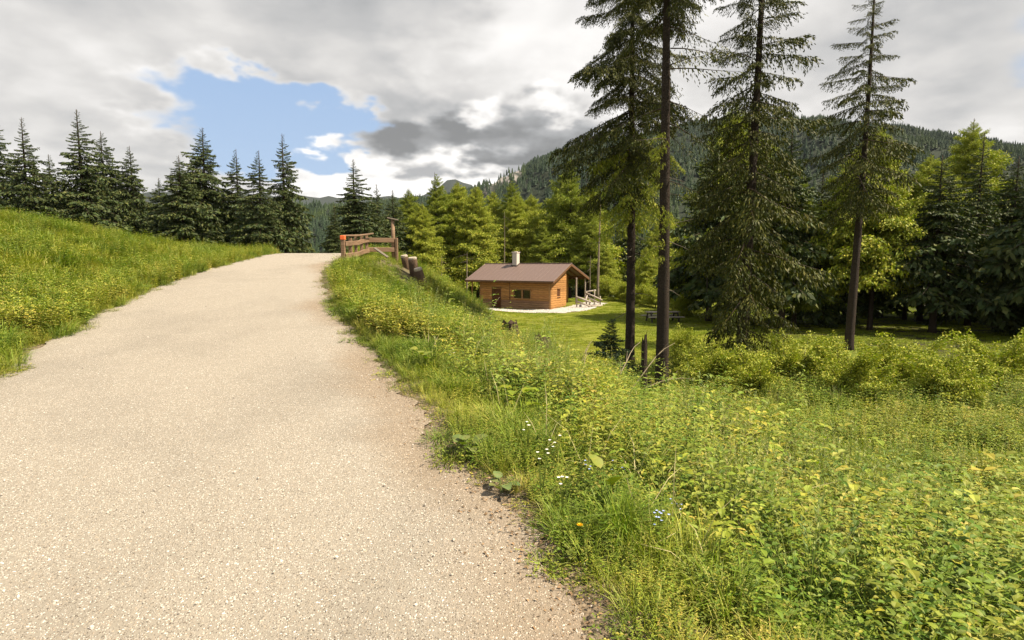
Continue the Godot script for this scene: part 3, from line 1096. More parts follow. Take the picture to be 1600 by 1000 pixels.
	for k in 4:
		part("top_plank", one_box(Vector3(2.5, 0.05, 0.19), Vector3(rr(-0.02, 0.02), 0.76, -0.3 + k * 0.2), M.grey_wood, 0.01), tb)
	for s in [-1.0, 1.0]:
		for k in 2:
			part("bench_plank", one_box(Vector3(2.7, 0.06, 0.17), Vector3(rr(-0.02, 0.02), 0.44, s * (0.72 + k * 0.18)), M.grey_wood, 0.01), tb)
		part("bench_beam", one_box(Vector3(0.08, 0.12, 1.8), Vector3(s * 0.95, 0.35, 0), M.dark_wood, 0.01), tb)
		part("top_beam", one_box(Vector3(0.08, 0.1, 0.8), Vector3(s * 0.95, 0.68, 0), M.dark_wood, 0.01), tb)
		for z in [-1.0, 1.0]:
			part("leg", one_box(Vector3(0.09, 0.92, 0.1), Vector3(s * 1.04, 0.36, z * 0.48), M.dark_wood, 0.01, Vector3(z * -0.42, 0, 0)), tb)

# ---------------------------------------------------------------- fence on the road bend
func make_fence() -> void:
	var o := thing("wooden_fence", "brown plank fence with orange-topped post at the road bend", "fence", g3(-6.97, 23.0))
	var base := o.position
	var ps := [[-6.95, 23.0, 1.1, 0.16], [-6.94, 24.0, 1.0, 0.15], [-6.98, 25.0, 1.05, 0.13], [-7.0, 26.0, 1.08, 0.14], [-7.02, 27.0, 1.05, 0.13]]
	for i in 5:
		var p: Array = ps[i]
		var g := g3(p[0], p[1]) - base
		var po := part("post", one_box(Vector3(p[3], p[2] + 0.4, p[3]), g + Vector3(0, p[2] * 0.5 - 0.2, 0), M.fence, 0.015, Vector3(0, 0.1 * i, rr(-0.02, 0.02))), o)
		if i == 0:
			var cp := part("painted_top", one_box(Vector3(0.19, 0.17, 0.19), g + Vector3(0, p[2] - 0.07, 0), M.paint, 0.015), po)
			cp.set_meta("label", "orange painted post top")
	for i in 4:
		var a := g3(ps[i][0], ps[i][1]) - base
		var b := g3(ps[i + 1][0], ps[i + 1][1]) - base
		for h in [0.78, 0.28]:
			var m := (a + b) * 0.5 + Vector3(0.1, h, 0)
			var dv := b - a
			var mb := Mb.new()
			mb.box(Vector3(0.05, 0.2, dv.length() + 0.05), Transform3D(Basis(Vector3(1, 0, 0), -atan2(dv.y, dv.z)), m), Color(1, 1, 1) * rr(0.8, 1.1), 0.01)
			if dv.z < 0.0:
				mb = Mb.new()
				mb.box(Vector3(0.05, 0.2, dv.length() + 0.05), Transform3D(Basis(Vector3(1, 0, 0), atan2(dv.y, -dv.z)), m), Color(1, 1, 1) * rr(0.8, 1.1), 0.01)
			part("rail", mb.mesh(M.fence), o)
	var t0 := g3(ps[0][0], ps[0][1]) - base + Vector3(0.02, 1.1, 0)
	var t1 := g3(ps[4][0], ps[4][1]) - base + Vector3(0.3, 1.1, -0.1)
	var tp := Mb.new()
	tp.tube(PackedVector3Array([t0, (t0 + t1) * 0.5 + Vector3(0, -0.04, 0), t1]), PackedFloat32Array([0.045, 0.05, 0.04]), 8, Color(0.8, 0.8, 0.8), 0.06, 2)
	part("top_pole", tp.mesh(M.fence, true), o)
	for h in [0.82, 0.36]:
		var a := Vector3(-7.05, 2.02 + h, -27.12) - base
		var b := Vector3(-5.82, 2.02 + h, -27.62) - base
		var mb := Mb.new()
		mb.box(Vector3((b - a).length(), 0.22, 0.05), Transform3D(Basis(Vector3.UP, -atan2((b - a).z, (b - a).x)), (a + b) * 0.5), Color(1, 1, 1) * rr(0.95, 1.1), 0.01)
		part("plank", mb.mesh(M.fence), o)
	part("post", one_box(Vector3(0.13, 1.5, 0.13), g3(-5.72, 27.7) - base + Vector3(0, 0.45, 0), M.fence, 0.02), o)

	var s := thing("tall_post", "tall round wooden post with a tilted board on top at the fence end", "post", g3(-5.9, 27.75))
	var mb2 := Mb.new()
	mb2.tube(PackedVector3Array([Vector3(0, -0.3, 0), Vector3(0.01, 1.0, 0), Vector3(0, 2.0, 0)]), PackedFloat32Array([0.1, 0.095, 0.09]), 10, Color(1, 1, 1), 0.05, 3)
	part("pole", mb2.mesh(M.fence, true), s)
	part("top_board", one_box(Vector3(0.56, 0.07, 0.3), Vector3(0, 2.04, 0), M.dead, 0.02, Vector3(0.1, 0.2, -0.2)), s)

# ---------------------------------------------------------------- forest
func ordinal(i: int) -> String:
	return ["first", "second", "third", "fourth", "fifth", "sixth", "seventh", "eighth", "ninth", "tenth", "eleventh", "twelfth", "thirteenth", "fourteenth", "fifteenth", "sixteenth", "seventeenth", "eighteenth", "nineteenth", "twentieth", "twenty-first", "twenty-second", "twenty-third", "twenty-fourth"][i]

func px_x(px: float, d: float) -> float:
	return (px - 800.0) / 866.0 * d

func make_forest() -> void:
	var dark := [Color(0.042, 0.062, 0.024), Color(0.06, 0.082, 0.026), Color(0.085, 0.1, 0.028)]
	var olive := [Color(0.05, 0.06, 0.012), Color(0.075, 0.08, 0.014), Color(0.04, 0.048, 0.012), Color(0.1, 0.1, 0.016)]
	var fresh := [Color(0.265, 0.3, 0.036), Color(0.33, 0.345, 0.042), Color(0.2, 0.24, 0.032), Color(0.38, 0.375, 0.05)]
	var green := [Color(0.2, 0.24, 0.03), Color(0.26, 0.285, 0.032), Color(0.16, 0.195, 0.026)]
	var brown := Color(0.06, 0.045, 0.03)
	var far_spruce: Array = []
	var far_larch: Array = []
	var far_green: Array = []
	var near_b: Array = []
	var mossy: Array = []
	var side_b: Array = []
	for k in 5:
		far_spruce.append(bough(20, 7, 0.15, 0.034, 0.25, 0.35, 0.02, dark, brown, 0.02))
		far_larch.append(bough(20, 28, 0.065, 0.017, 0.10, 0.3, 0.075, fresh, brown, 0.014))
		far_green.append(bough(20, 28, 0.065, 0.017, 0.14, 0.3, 0.07, green, brown, 0.014))
		near_b.append(bough(44, 38, 0.052, 0.0072, 0.42, 0.8, 0.026, olive, brown, 0.013))
		side_b.append(bough(34, 15, 0.075, 0.0115, 0.42, 0.8, 0.024, olive, brown, 0.013))
		mossy.append(bough(22, 22, 0.075, 0.0105, 0.35, 0.9, 0.04, fresh, brown, 0.011))

	var thin_b: Array = []
	for k in 3: thin_b.append(bough(22, 5, 0.075, 0.01, 0.4, 0.7, 0.01, olive, brown, 0.012))
	# ---- the tall spruces at the right edge of the frame
	var o := thing("tall_spruce", "tall spruce with a thick dark bare trunk nearest the bank", "tree", g3(4.66, 17.0))
	part("trunk", trunk_mesh(19.0, 0.20, 18, 0.002, 5, M.bark_near), o)
	part("crown", crown_mesh(18.6, 2.7, 11.4, 70, near_b, 2, M.needle), o)
	var low := Mb.new()
	for k in 15:
		var y := rr(3.6, 8.0)
		var yaw := PI + rr(-1.0, 1.0) if k < 10 else rr(0, TAU)
		var l := rr(0.5, 1.25)
		low.add(mossy[k % 5], Transform3D(Basis(Vector3.UP, yaw) * Basis(Vector3(0, 0, 1), rr(-0.7, -0.1)) * Basis.from_scale(Vector3(l, l, l)), Vector3(0, y, 0)))
	part("lower_twigs", low.mesh(M.larch), o)
	low = Mb.new()
	for k in 26:
		var l := rr(0.9, 2.2)
		low.add(thin_b[k % 3], Transform3D(Basis(Vector3.UP, rr(-1.5, 1.9) if k < 20 else rr(0, TAU)) * Basis(Vector3(0, 0, 1), rr(-0.4, 0.1)) * Basis.from_scale(Vector3(l, l, l)), Vector3(0, rr(6.0, 12.0), 0)))
	part("sparse_boughs", low.mesh(M.needle), o)
	for k in 9:
		var l := rr(0.35, 0.9)
		var b := part("dead_branch", dead_limb(l, 0.016).mesh(M.dead), o)
		b.position = Vector3(0, rr(2.4, 7.4), 0)
		b.rotation = Vector3(0, rr(0, TAU), 0)

	o = thing("tall_spruce", "tall spruce with long drooping boughs standing left of the thick trunk", "tree", g3(4.72, 22.0))
	part("trunk", trunk_mesh(18.5, 0.19, 18, 0.003, 6, M.bark_near), o)
	part("crown", crown_mesh(18.3, 3.1, 7.0, 112, near_b, 2, M.needle), o)
	low = Mb.new()
	for k in 36:
		var y := rr(5.8, 9.4)
		var yaw := rr(0, TAU)
		var l := rr(0.8, 1.9)
		low.add(mossy[k % 5], Transform3D(Basis(Vector3.UP, yaw) * Basis(Vector3(0, 0, 1), rr(-0.5, 0.0)) * Basis.from_scale(Vector3(l, l, l)), Vector3(0, y, 0)))
	part("lower_boughs", low.mesh(M.larch), o)
	for k in 12:
		var l := rr(0.4, 1.3)
		var b := part("dead_branch", dead_limb(l, 0.016).mesh(M.dead), o)
		b.position = Vector3(0, rr(2.2, 7.0), 0)
		b.rotation = Vector3(0, rr(0, TAU), 0)

	# ---- models of the trees behind, then copies of them
	var spr: Array = []
	var lar: Array = []
	for k in 4:
		var m := Node3D.new()
		m.set_meta("base_name", "spruce")
		m.set_meta("category", "tree")
		m.set_meta("group", "x")
		part("trunk", trunk_mesh(12.0, 0.2, 9, 0.0, k, M.bark), m)
		part("crown", crown_mesh(12.0, 3.1 + 0.25 * k, 1.0 if k < 2 else 2.6, 150, far_spruce, 0, M.needle), m)
		spr.append(m)
		m = Node3D.new()
		m.set_meta("base_name", "larch")
		m.set_meta("category", "tree")
		m.set_meta("group", "x")
		part("trunk", trunk_mesh(14.0, 0.2, 9, 0.0, k + 9, M.bark), m)
		part("crown", crown_mesh(14.0, 4.7 if k % 2 == 0 else 4.1, 2.2 if k < 2 else 3.6, 210, far_larch if k % 2 == 0 else far_green, 1, M.larch), m)
		lar.append(m)
	# kind, variant, x in the picture, height of the top there, distance, label
	var list := [
		["s", 0, 558, 253, 51.0, "tall dark pointed spruce behind the left end of the fence"],
		["s", 1, 592, 290, 57.0, "slim grey-green spruce right of the tall dark pointed spruce"],
		["s", 2, 617, 299, 63.0, "narrow spruce behind the tall post of the fence"],
		["s", 1, 526, 320, 47.0, "short dark spruce at the left edge left of the fence"],
		["l", 3, 641, 296, 70.0, "pale thin-topped larch right of the tall post"],
		["l", 1, 684, 273, 69.0, "tall green larch with pointed top left of the rounded larch"],
		["l", 0, 662, 318, 64.0, "lower yellow-green larch at the foot of the tall green larch"],
		["l", 2, 716, 285, 71.0, "narrow larch between the tall green larch and the rounded larch"],
		["l", 0, 745, 291, 67.0, "broad rounded yellow-green larch behind the left end of the cabin"],
		["l", 0, 806, 305, 70.0, "yellow-green larch directly behind the cabin chimney"],
		["l", 2, 829, 304, 73.0, "slender larch just right of the chimney larch"],
		["l", 1, 850, 348, 66.0, "low green larch behind the middle of the cabin roof"],
		["l", 1, 889, 249, 69.0, "tallest bright green larch behind the right end of the cabin"],
		["l", 3, 918, 325, 65.0, "leafy larch right of the tallest larch behind the porch"],
		["l", 0, 948, 388, 63.0, "small yellow-green larch between the porch and the tall spruces"],
		["l", 2, 1008, 385, 60.0, "bushy young larch seen between the two tall spruce trunks"],
		["l", 0, 1068, 372, 56.0, "bushy yellow-green larch right of the thick spruce trunk"]]
	for a in list:
		var m: Node3D = spr[a[1]] if a[0] == "s" else lar[a[1]]
		var d: float = a[4]
		var x := px_x(a[2], d)
		var g := g3(x, d)
		var h: float = (415.0 - a[3]) / 866.0 * d + 1.6 - g.y
		var cp := copy_of(m, a[5], g, rr(0, TAU), h / (12.0 if a[0] == "s" else 14.0))
		if a[2] == 558: cp.scale *= Vector3(1.45, 1.0, 1.45)
	# rows beyond, and both sides of the picture
	var rows := [
		["left of the road in the uphill wood", "trees left of the road", -80.0, 470.0, 14, 48.0, 64.0, 1.0],
		["in the shaded row behind the cabin larches", "trees in the back row", 625.0, 1090.0, 20, 74.0, 92.0, 0.4],
		["in the wood right of the tall spruces", "trees right of the tall spruces", 1095.0, 1700.0, 22, 31.0, 52.0, 0.6]]
	for r in rows:
		for i in r[4]:
			var px := lerpf(r[2], r[3], (i + 0.5) / r[4]) + rr(-6, 6)
			var d := rr(r[5], r[6])
			var x := px_x(px, d)
			var is_s: bool = rng.randf() < r[7]
			var m: Node3D = spr[rng.randi_range(0, 3)] if is_s else lar[rng.randi_range(0, 3)]
			var cp := copy_of(m, "%s tree from the left %s" % [ordinal(i), r[0]], g3(x, d), rr(0, TAU), rr(0.68, 1.2), r[1])
			cp.scale *= Vector3(rr(0.8, 1.3), 1.0, rr(0.8, 1.3))
	# two more big spruces beyond the right edge
	for q in [[1160, 19.5, "spruce with boughs down to the ground right of the thick trunk", 1.2, 130], [1330, 27.0, "tall spruce with bare lower trunk at the far right", 6.5, 80]]:
		var t := thing("tall_spruce", q[2], "tree", g3(px_x(q[0], q[1]), q[1]))
		part("trunk", trunk_mesh(18.0, 0.2, 12, 0.002, int(q[0]), M.bark_near), t)
		part("crown", crown_mesh(17.6, 3.0, q[3], q[4], side_b, 2, M.needle), t)
	for m in spr + lar: m.queue_free()

	# ---- bare poles of dead trees round the cabin
	var poles := [[787, 332, 66.0, 0.09, "bare dead trunk rising behind the roof left of the chimney"], [934, 300, 58.5, 0.15, "tall thin bare trunk right of the cabin porch"], [730, 395, 60.0, 0.13, "bare trunk at the left eave of the cabin"], [690, 400, 63.0, 0.12, "thin bare trunk left of the cabin in the shade"], [922, 400, 62.0, 0.09, "slim bare trunk just behind the porch post"]]
	for p in poles:
		var d: float = p[2]
		var g := g3(px_x(p[0], d), d)
		var h: float = (415.0 - p[1]) / 866.0 * d + 1.6 - g.y
		var t := thing("bare_trunk", p[4], "tree", g)
		part("trunk", trunk_mesh(h, p[3], 9, rr(-0.005, 0.005), int(p[0]), M.pole), t)
		for k in 7:
			var b := part("dead_branch", dead_limb(rr(0.5, 1.6), 0.018).mesh(M.dead), t)
			b.position = Vector3(0, h * rr(0.35, 0.97), 0)
			b.rotation = Vector3(0, rr(0, TAU), 0)

	# ---- bushes along the wood's edge
	var bl: Array = []
	for k in 3:
		var mb := Mb.new()
		for j in 42:
			var l := rr(0.5, 1.15)
			mb.add(far_larch[rng.randi_range(0, 4)], Transform3D(Basis(Vector3.UP, rr(0, TAU)) * Basis(Vector3(0, 0, 1), rr(0.1, 1.3)) * Basis.from_scale(Vector3(l, l, l)), Vector3(rr(-0.3, 0.3), rr(0.0, 0.7), rr(-0.3, 0.3))))
		bl.append(mb.mesh(M.larch))
	var spots := [[952, 60.0, 1.6], [970, 57.0, 1.3], [1000, 55.0, 1.5], [1025, 53.0, 1.4], [1052, 50.0, 1.7], [1074, 46.0, 1.6], [705, 62.0, 1.2], [672, 58.0, 1.4], [1068, 24.0, 0.9], [1085, 19.0, 0.8], [1120, 17.0, 1.0], [1180, 16.0, 1.0], [1250, 17.5, 1.2], [1330, 16.0, 1.1], [1410, 17.0, 1.2], [1500, 15.0, 1.1], [1570, 17.0, 1.2]]
	for i in spots.size():
		var s: Array = spots[i]
		var t := thing("bush", "%s bush from the list along the meadow edge" % ordinal(i), "bush", g3(px_x(s[0], s[1]), s[1]), rr(0, TAU), "bushes at the edge of the wood")
		t.scale = Vector3.ONE * s[2]
		part("foliage", bl[i % 3], t)
		var mb := Mb.new()
		mb.tube(PackedVector3Array([Vector3(0, -0.1, 0), Vector3(0.03, 0.5, 0)]), PackedFloat32Array([0.05, 0.03]), 6, Color(1, 1, 1))
		part("stem", mb.mesh(M.bark), t)
	var order: Array = []
	for c in get_children():
		if String(c.name).begins_with("bush"): order.append(c)
	order.sort_custom(func(a, b): return a.position.x / -a.position.z < b.position.x / -b.position.z)
	for i in order.size():
		order[i].set_meta("label", "%s green bush from the left along the wood's edge" % ordinal(i))

	# ---- young spruce on the slope
	var ys := thing("young_spruce", "young dark blue-green spruce below the bank left of the trunks", "tree", g3(3.52, 19.5))
	var yb: Array = []
	for k in 4:
		yb.append(bough(18, 9, 0.12, 0.03, 0.1, 0.15, 0.02, [Color(0.028, 0.05, 0.022), Color(0.04, 0.065, 0.026), Color(0.05, 0.075, 0.03)], brown, 0.018))
	part("trunk", trunk_mesh(1.95, 0.04, 7, 0.0, 3, M.bark), ys)
	part("crown", crown_mesh(2.05, 1.15, 0.1, 120, yb, 0, M.needle), ys)

# ---------------------------------------------------------------- things lying and growing on the bank
func boulder(size: Vector3, sd: int, m: Material) -> ArrayMesh:
	var st := SurfaceTool.new()
	st.begin(Mesh.PRIMITIVE_TRIANGLES)
	var n := FastNoiseLite.new()
	n.seed = sd
	n.frequency = 1.3
	n.fractal_octaves = 4
	var a := 22
	var b := 14
	for j in b + 1:
		for i in a:
			var th := PI * j / b
			var ph := TAU * i / a
			var p := Vector3(sin(th) * cos(ph), cos(th), sin(th) * sin(ph))
			p *= 1.0 + 0.5 * n.get_noise_3dv(p * 1.3) + 0.22 * n.get_noise_3dv(p * 4.0)
			# flatten into facets
			p = p.clamp(Vector3(-0.72, -0.85, -0.72), Vector3(0.72, 0.85, 0.72)).lerp(p, 0.35)
			st.set_color(Color(1, 1, 1))
			st.add_vertex(p * size * 0.5)
	for j in b:
		for i in a:
			var k := (i + 1) % a
			st.add_index(j * a + i); st.add_index(j * a + k); st.add_index((j + 1) * a + i)
			st.add_index(j * a + k); st.add_index((j + 1) * a + k); st.add_index((j + 1) * a + i)
	st.generate_normals()
	var am := st.commit()
	am.surface_set_material(0, m)
	return am

func broken_trunk(h: float, r: float, jag: float, sides: int, sd: int) -> Mb:
	# a standing snag: bark tube whose top edge is splintered, with a hollow end
	var q := RandomNumberGenerator.new()
	q.seed = sd
	var mb := Mb.new()
	var rings: Array = []
	var tops := PackedFloat32Array()
	for k in sides: tops.append(h - q.randf_range(0.0, jag))
	for j in 6:
		var t := j / 5.0
		var ring := PackedVector3Array()
		for k in sides:
			var w := TAU * k / sides
			var rad := r * (1.0 - 0.35 * t + 0.5 * exp(-t * 6.0)) * (1.0 + q.randf_range(-0.14, 0.14))
			ring.append(Vector3(cos(w) * rad, lerpf(-0.3, tops[k], t), sin(w) * rad))
		rings.append(ring)
	var inner := PackedVector3Array()
	for k in sides:
		var v: Vector3 = rings[5][k]
		inner.append(Vector3(v.x * 0.6, v.y - jag * 0.5, v.z * 0.6))
	for j in 5:
		for k in sides:
			var m := (k + 1) % sides
			mb.quad(rings[j][k], rings[j][m], rings[j + 1][m], rings[j + 1][k], Color(1, 1, 1))
	for k in sides:
		var m := (k + 1) % sides
		mb.quad(rings[5][k], rings[5][m], inner[m], inner[k], Color(1, 1, 1))
		mb.tri(inner[k], inner[m], Vector3(0, h - jag * 1.4, 0), Color(1, 1, 1))
	return mb

func stick(l: float, r: float, bend: float) -> Mb:
	var mb := Mb.new()
	var pts := PackedVector3Array()
	var rad := PackedFloat32Array()
	for i in 6:
		var t := i / 5.0
		pts.append(Vector3(l * t, bend * l * sin(t * PI), bend * l * 0.4 * sin(t * 5.0)))
		rad.append(lerpf(r, r * 0.3, t))
	mb.tube(pts, rad, 5, Color(1, 1, 1), 0.1, 1)
	for k in 2:
		var i := rng.randi_range(1, 3)
		var e := pts[i] + Vector3(rr(0.1, 0.25), rr(0.02, 0.2), rr(-0.15, 0.15)) * l
		mb.tube(PackedVector3Array([pts[i], e]), PackedFloat32Array([r * 0.5, r * 0.15]), 4, Color(1, 1, 1))
	return mb

func broad_leaf(l: float, w: float, col: Color, notch: bool) -> Mb:
	# a wide lobed leaf lying along +x with a raised midrib, wavy rim
	var mb := Mb.new()
	var n := 9
	var rib := PackedVector3Array()
	var lf := PackedVector3Array()
	var rt := PackedVector3Array()
	for i in n + 1:
		var t := float(i) / n
		var prof := pow(sin(PI * pow(t, 0.62)), 0.75) if notch else sin(PI * pow(t, 0.8))
		var y := 0.16 * l * sin(t * 2.4) - 0.12 * l * t
		rib.append(Vector3(l * t, y, 0))
		var wv := rr(-0.05, 0.05) * w
		var back := 0.16 * l * (1.0 - t) * (1.0 - t) if notch else 0.0
		lf.append(Vector3(l * t - back, y + 0.28 * w * prof + wv, w * prof))
		rt.append(Vector3(l * t - back, y + 0.28 * w * prof - wv, -w * prof))
	for i in n:
		var c := vary(col, 0.06)
		mb.quad(rib[i], lf[i], lf[i + 1], rib[i + 1], c)
		mb.quad(rib[i], rib[i + 1], rt[i + 1], rt[i], c)
	return mb

func leafy_plant(label: String, at: Vector3, n: int, l: float, col: Color, h: float, rise := 0.35) -> void:
	var o := thing("broad_leaf_plant", label, "plant", at, rr(0, TAU))
	for k in n:
		var yaw := TAU * k / n + rr(-0.35, 0.35)
		var ll := l * rr(0.65, 1.1)
		var out := Vector3(cos(yaw), 0, -sin(yaw))
		var tip := out * l * rr(0.25, 0.75) + Vector3(0, h * rr(0.5, 1.1), 0)
		var st := Mb.new()
		st.tube(PackedVector3Array([Vector3(0, -0.03, 0), tip * 0.55 + Vector3(0, 0.03, 0), tip]), PackedFloat32Array([0.004, 0.0035, 0.003]), 5, col * 1.1)
		part("stalk", st.mesh(M.herb), o)
		var lf := part("leaf", broad_leaf(ll, ll * rr(0.42, 0.52), vary(col, 0.12), true).mesh(M.herb, true), o)
		lf.position = tip
		lf.rotation = Vector3(rr(-0.25, 0.25), yaw, rr(-0.1, rise))

func flower(label: String, at: Vector3, col: Color, heads: int, size: float, h: float, petals: int, group: String, called := "wildflower") -> void:
	var o := thing(called, label, "flower", at, rr(0, TAU), group)
	for k in heads:
		var top := Vector3(rr(-0.04, 0.04), h * rr(0.8, 1.1), rr(-0.04, 0.04)) if heads > 1 else Vector3(0, h, 0)
		var st := Mb.new()
		st.tube(PackedVector3Array([Vector3(0, -0.03, 0), top * 0.6, top]), PackedFloat32Array([0.0022, 0.002, 0.0016]), 5, Color(0.12, 0.16, 0.03))
		part("stem", st.mesh(M.herb), o)
		var mb := Mb.new()
		for layer in (3 if petals > 8 else 1):
			for j in petals:
				var w := TAU * j / petals + layer * 0.3
				var d := Vector3(cos(w), 0.25 + 0.45 * layer, sin(w)).normalized()
				var s := size * (1.0 - 0.22 * layer)
				mb.kite(top, d * s, Vector3(-sin(w), 0, cos(w)) * s * (0.34 if petals < 8 else 0.2), vary(col, 0.08))
		part("blossom", mb.mesh(M.petal), o)

func make_bank_things() -> void:
	# short sawn logs set on end, stepping down the slope below the fence
	var rk := [[637, 25.8, 0.17, 0.65, "short upright log with pale sawn top, highest of three"], [648.5, 24.6, 0.2, 0.85, "thick upright log with pale sawn top, middle of three"], [661, 23.6, 0.18, 0.75, "leaning pale brown log, lowest of three on the bank"]]
	for i in 3:
		var d: float = rk[i][1]
		var lg := thing("upright_log", rk[i][4], "log", g3(px_x(rk[i][0], d), d, -0.1), 0.0, "sawn logs set in the bank")
		lg.position.y += [0.02, 0.05, 0.12][i]
		lg.rotation = Vector3(0.12, 0.3, [0.2, 0.12, 0.28][i])
		var mb := Mb.new()
		var l: float = rk[i][3]
		var r: float = rk[i][2]
		mb.tube(PackedVector3Array([Vector3(0, -0.3, 0), Vector3(0.01, l * 0.3, 0), Vector3(0, l * 0.7, 0.01), Vector3(0, l, 0)]), PackedFloat32Array([r * 1.15, r * 1.05, r, r * 0.98]), 14, Color(1, 1, 1), 0.07, i + 50)
		part("bark", mb.mesh(M.log_bark, true), lg)
		mb = Mb.new()
		mb.tube(PackedVector3Array([Vector3(0, l - 0.02, 0), Vector3(0, l + 0.05, 0), Vector3(0, l + 0.09, 0)]), PackedFloat32Array([r * 0.97, r * 0.97, r * 0.86]), 14, Color(1, 1, 1), 0.05, i + 50)
		part("sawn_end", mb.mesh(M.plaster_wood), lg)
	var wb := part("weathered_board", one_box(Vector3(0.8, 0.05, 0.15), Vector3.ZERO, M.dead, 0.012), self)
	wb.position = g3(px_x(597, 24.5), 24.5, 0.32)
	wb.rotation = Vector3(0.2, -0.5, -0.55)
	tag(wb, "pale weathered board lying on the bank below the fence", "board")

	# rotten stumps at the foot of the weeds
	for q in [[797, 15.2, 0.66, 0.3, "hollow rotten stump with pinkish broken wood at the meadow edge"], [848, 14.2, 0.72, 0.3, "low dark rotten stump right of the hollow one"]]:
		var t := thing("rotten_stump", q[4], "stump", g3(px_x(q[0], q[1]), q[1]), rr(0, 6), "rotten stumps on the bank")
		part("wood", broken_trunk(q[2], q[3], 0.17, 15, int(q[0])).mesh(M.rot), t)
		for k in 4:
			var rt := Mb.new()
			var w := TAU * k / 4.0 + rr(-0.4, 0.4)
			rt.tube(PackedVector3Array([Vector3(cos(w) * 0.12, 0.18, sin(w) * 0.12), Vector3(cos(w) * 0.32, 0.08, sin(w) * 0.32), Vector3(cos(w) * 0.5, -0.08, sin(w) * 0.5)]), PackedFloat32Array([0.07, 0.05, 0.03]), 7, Color(1, 1, 1), 0.12, k)
			part("root", rt.mesh(M.rot, true), t)
	# snapped trunk in front of the tall spruce
	var sn := thing("snapped_trunk", "thin snapped dark trunk standing left of the thick spruce trunk", "stump", g3(3.76, 15.6))
	part("wood", broken_trunk(2.15, 0.115, 0.4, 11, 3).mesh(M.bark_near), sn)
	var side := part("splinter", broken_trunk(0.8, 0.08, 0.15, 8, 4).mesh(M.bark_near), sn)
	side.position = Vector3(0.17, 0.0, 0.02)
	# fallen dry branches in the weeds
	var sk := [[935, 12.5, 1.3, 0.016, 2.6, 0.25, "pale dry branch leaning at the young spruce"], [905, 11.0, 0.7, 0.012, 0.7, 0.9, "short pale stick standing up left of the young spruce"], [960, 10.0, 1.4, 0.012, 0.9, 0.5, "long dry branch slanting up left of the snapped trunk"], [985, 9.6, 1.5, 0.011, 0.6, 0.55, "long thin twig rising towards the snapped trunk"], [1000, 10.5, 1.2, 0.012, 0.2, 0.15, "dry branch lying before the snapped trunk"], [905, 8.6, 0.8, 0.009, 1.1, 0.7, "dark thin twig sticking out of the weeds"], [1035, 14.0, 1.0, 0.015, -0.1, -0.05, "pale stick lying at the foot of the thick trunk"], [760, 15.5, 1.0, 0.008, 0.9, 0.9, "thin pale stalk left of the hollow stump"]]
	for s in sk:
		var t := part("dry_branch", stick(s[2], s[3], 0.1).mesh(M.stick), self)
		t.position = g3(px_x(s[0], s[1]), s[1], 0.28)
		t.rotation = Vector3(0, s[4], s[5])
		tag(t, s[6], "branch", "dry branches on the bank")

	# broad leaved plants at the road edge
	leafy_plant("low broad-leaved grey-green plant on the road edge, farther of two", g3(-0.31, 3.78, 0.0), 8, 0.115, Color(0.14, 0.175, 0.05), 0.10, 0.5)
	leafy_plant("low broad-leaved grey-green plant on the road edge, nearer of two", g3(-0.06, 3.22, 0.0), 6, 0.09, Color(0.15, 0.18, 0.06), 0.07, 0.5)
	leafy_plant("bright leafy plant in the grass above the road edge plants", g3(0.06, 4.9, 0.1), 7, 0.14, Color(0.2, 0.235, 0.02), 0.28)
	leafy_plant("two tall pale leaves standing behind the big grass tuft", g3(0.52, 3.0, 0.08), 2, 0.12, Color(0.2, 0.24, 0.04), 0.3, 1.1)
	leafy_plant("small leafy plant beside the road farther up", g3(-0.98, 6.0, 0.05), 6, 0.12, Color(0.17, 0.2, 0.035), 0.2)
	leafy_plant("flat leafy plant at the very front of the road edge", g3(0.30, 2.58, 0.0), 6, 0.065, Color(0.13, 0.15, 0.03), 0.04, 0.3)
	# the big tuft of fine grass
	var tf := part("grass_tuft", tuft(240, 0.36, 0.0022, 0.05, [Color(0.16, 0.23, 0.02), Color(0.2, 0.26, 0.025), Color(0.13, 0.2, 0.02)]).mesh(M.herb), self)
	tf.position = g3(0.56, 2.72, 0.0)
	tag(tf, "big tuft of fine bright grass at the lower right", "grass")
	# flowers
	flower("yellow dandelion blossom near the road edge", g3(0.335, 2.62, 0.03), Color(0.75, 0.42, 0.01), 1, 0.018, 0.10, 14, "", "dandelion")
	var bf := [[1066, 780, 3.0], [970, 748, 3.4], [1048, 850, 2.6], [1040, 842, 2.7], [925, 760, 3.2]]
	for i in 5:
		var d: float = bf[i][2]
		flower("%s tiny blue flower sprig from the left in the near weeds" % ["third", "second", "fifth", "fourth", "first"][i], g3(px_x(bf[i][0], d), d, 0.04), Color(0.35, 0.42, 0.75), 5, 0.009, 0.24, 5, "blue flowers in the weeds")
	var wf := [[713, 560, 7.6], [596, 538, 9.0], [680, 573, 7.0], [705, 600, 6.2], [742, 574, 7.2], [783, 602, 6.3], [826, 729, 3.7], [848, 795, 3.1], [868, 748, 3.4], [886, 838, 2.8]]
	var seq := wf.duplicate()
	seq.sort_custom(func(a, b): return a[0] < b[0])
	for i in seq.size():
		var d: float = seq[i][2]
		flower("%s small white flower from the left on the bank" % ordinal(i), g3(px_x(seq[i][0], d), d, 0.03), Color(0.72, 0.68, 0.62), 4, 0.012, 0.27, 6, "white flowers on the bank")

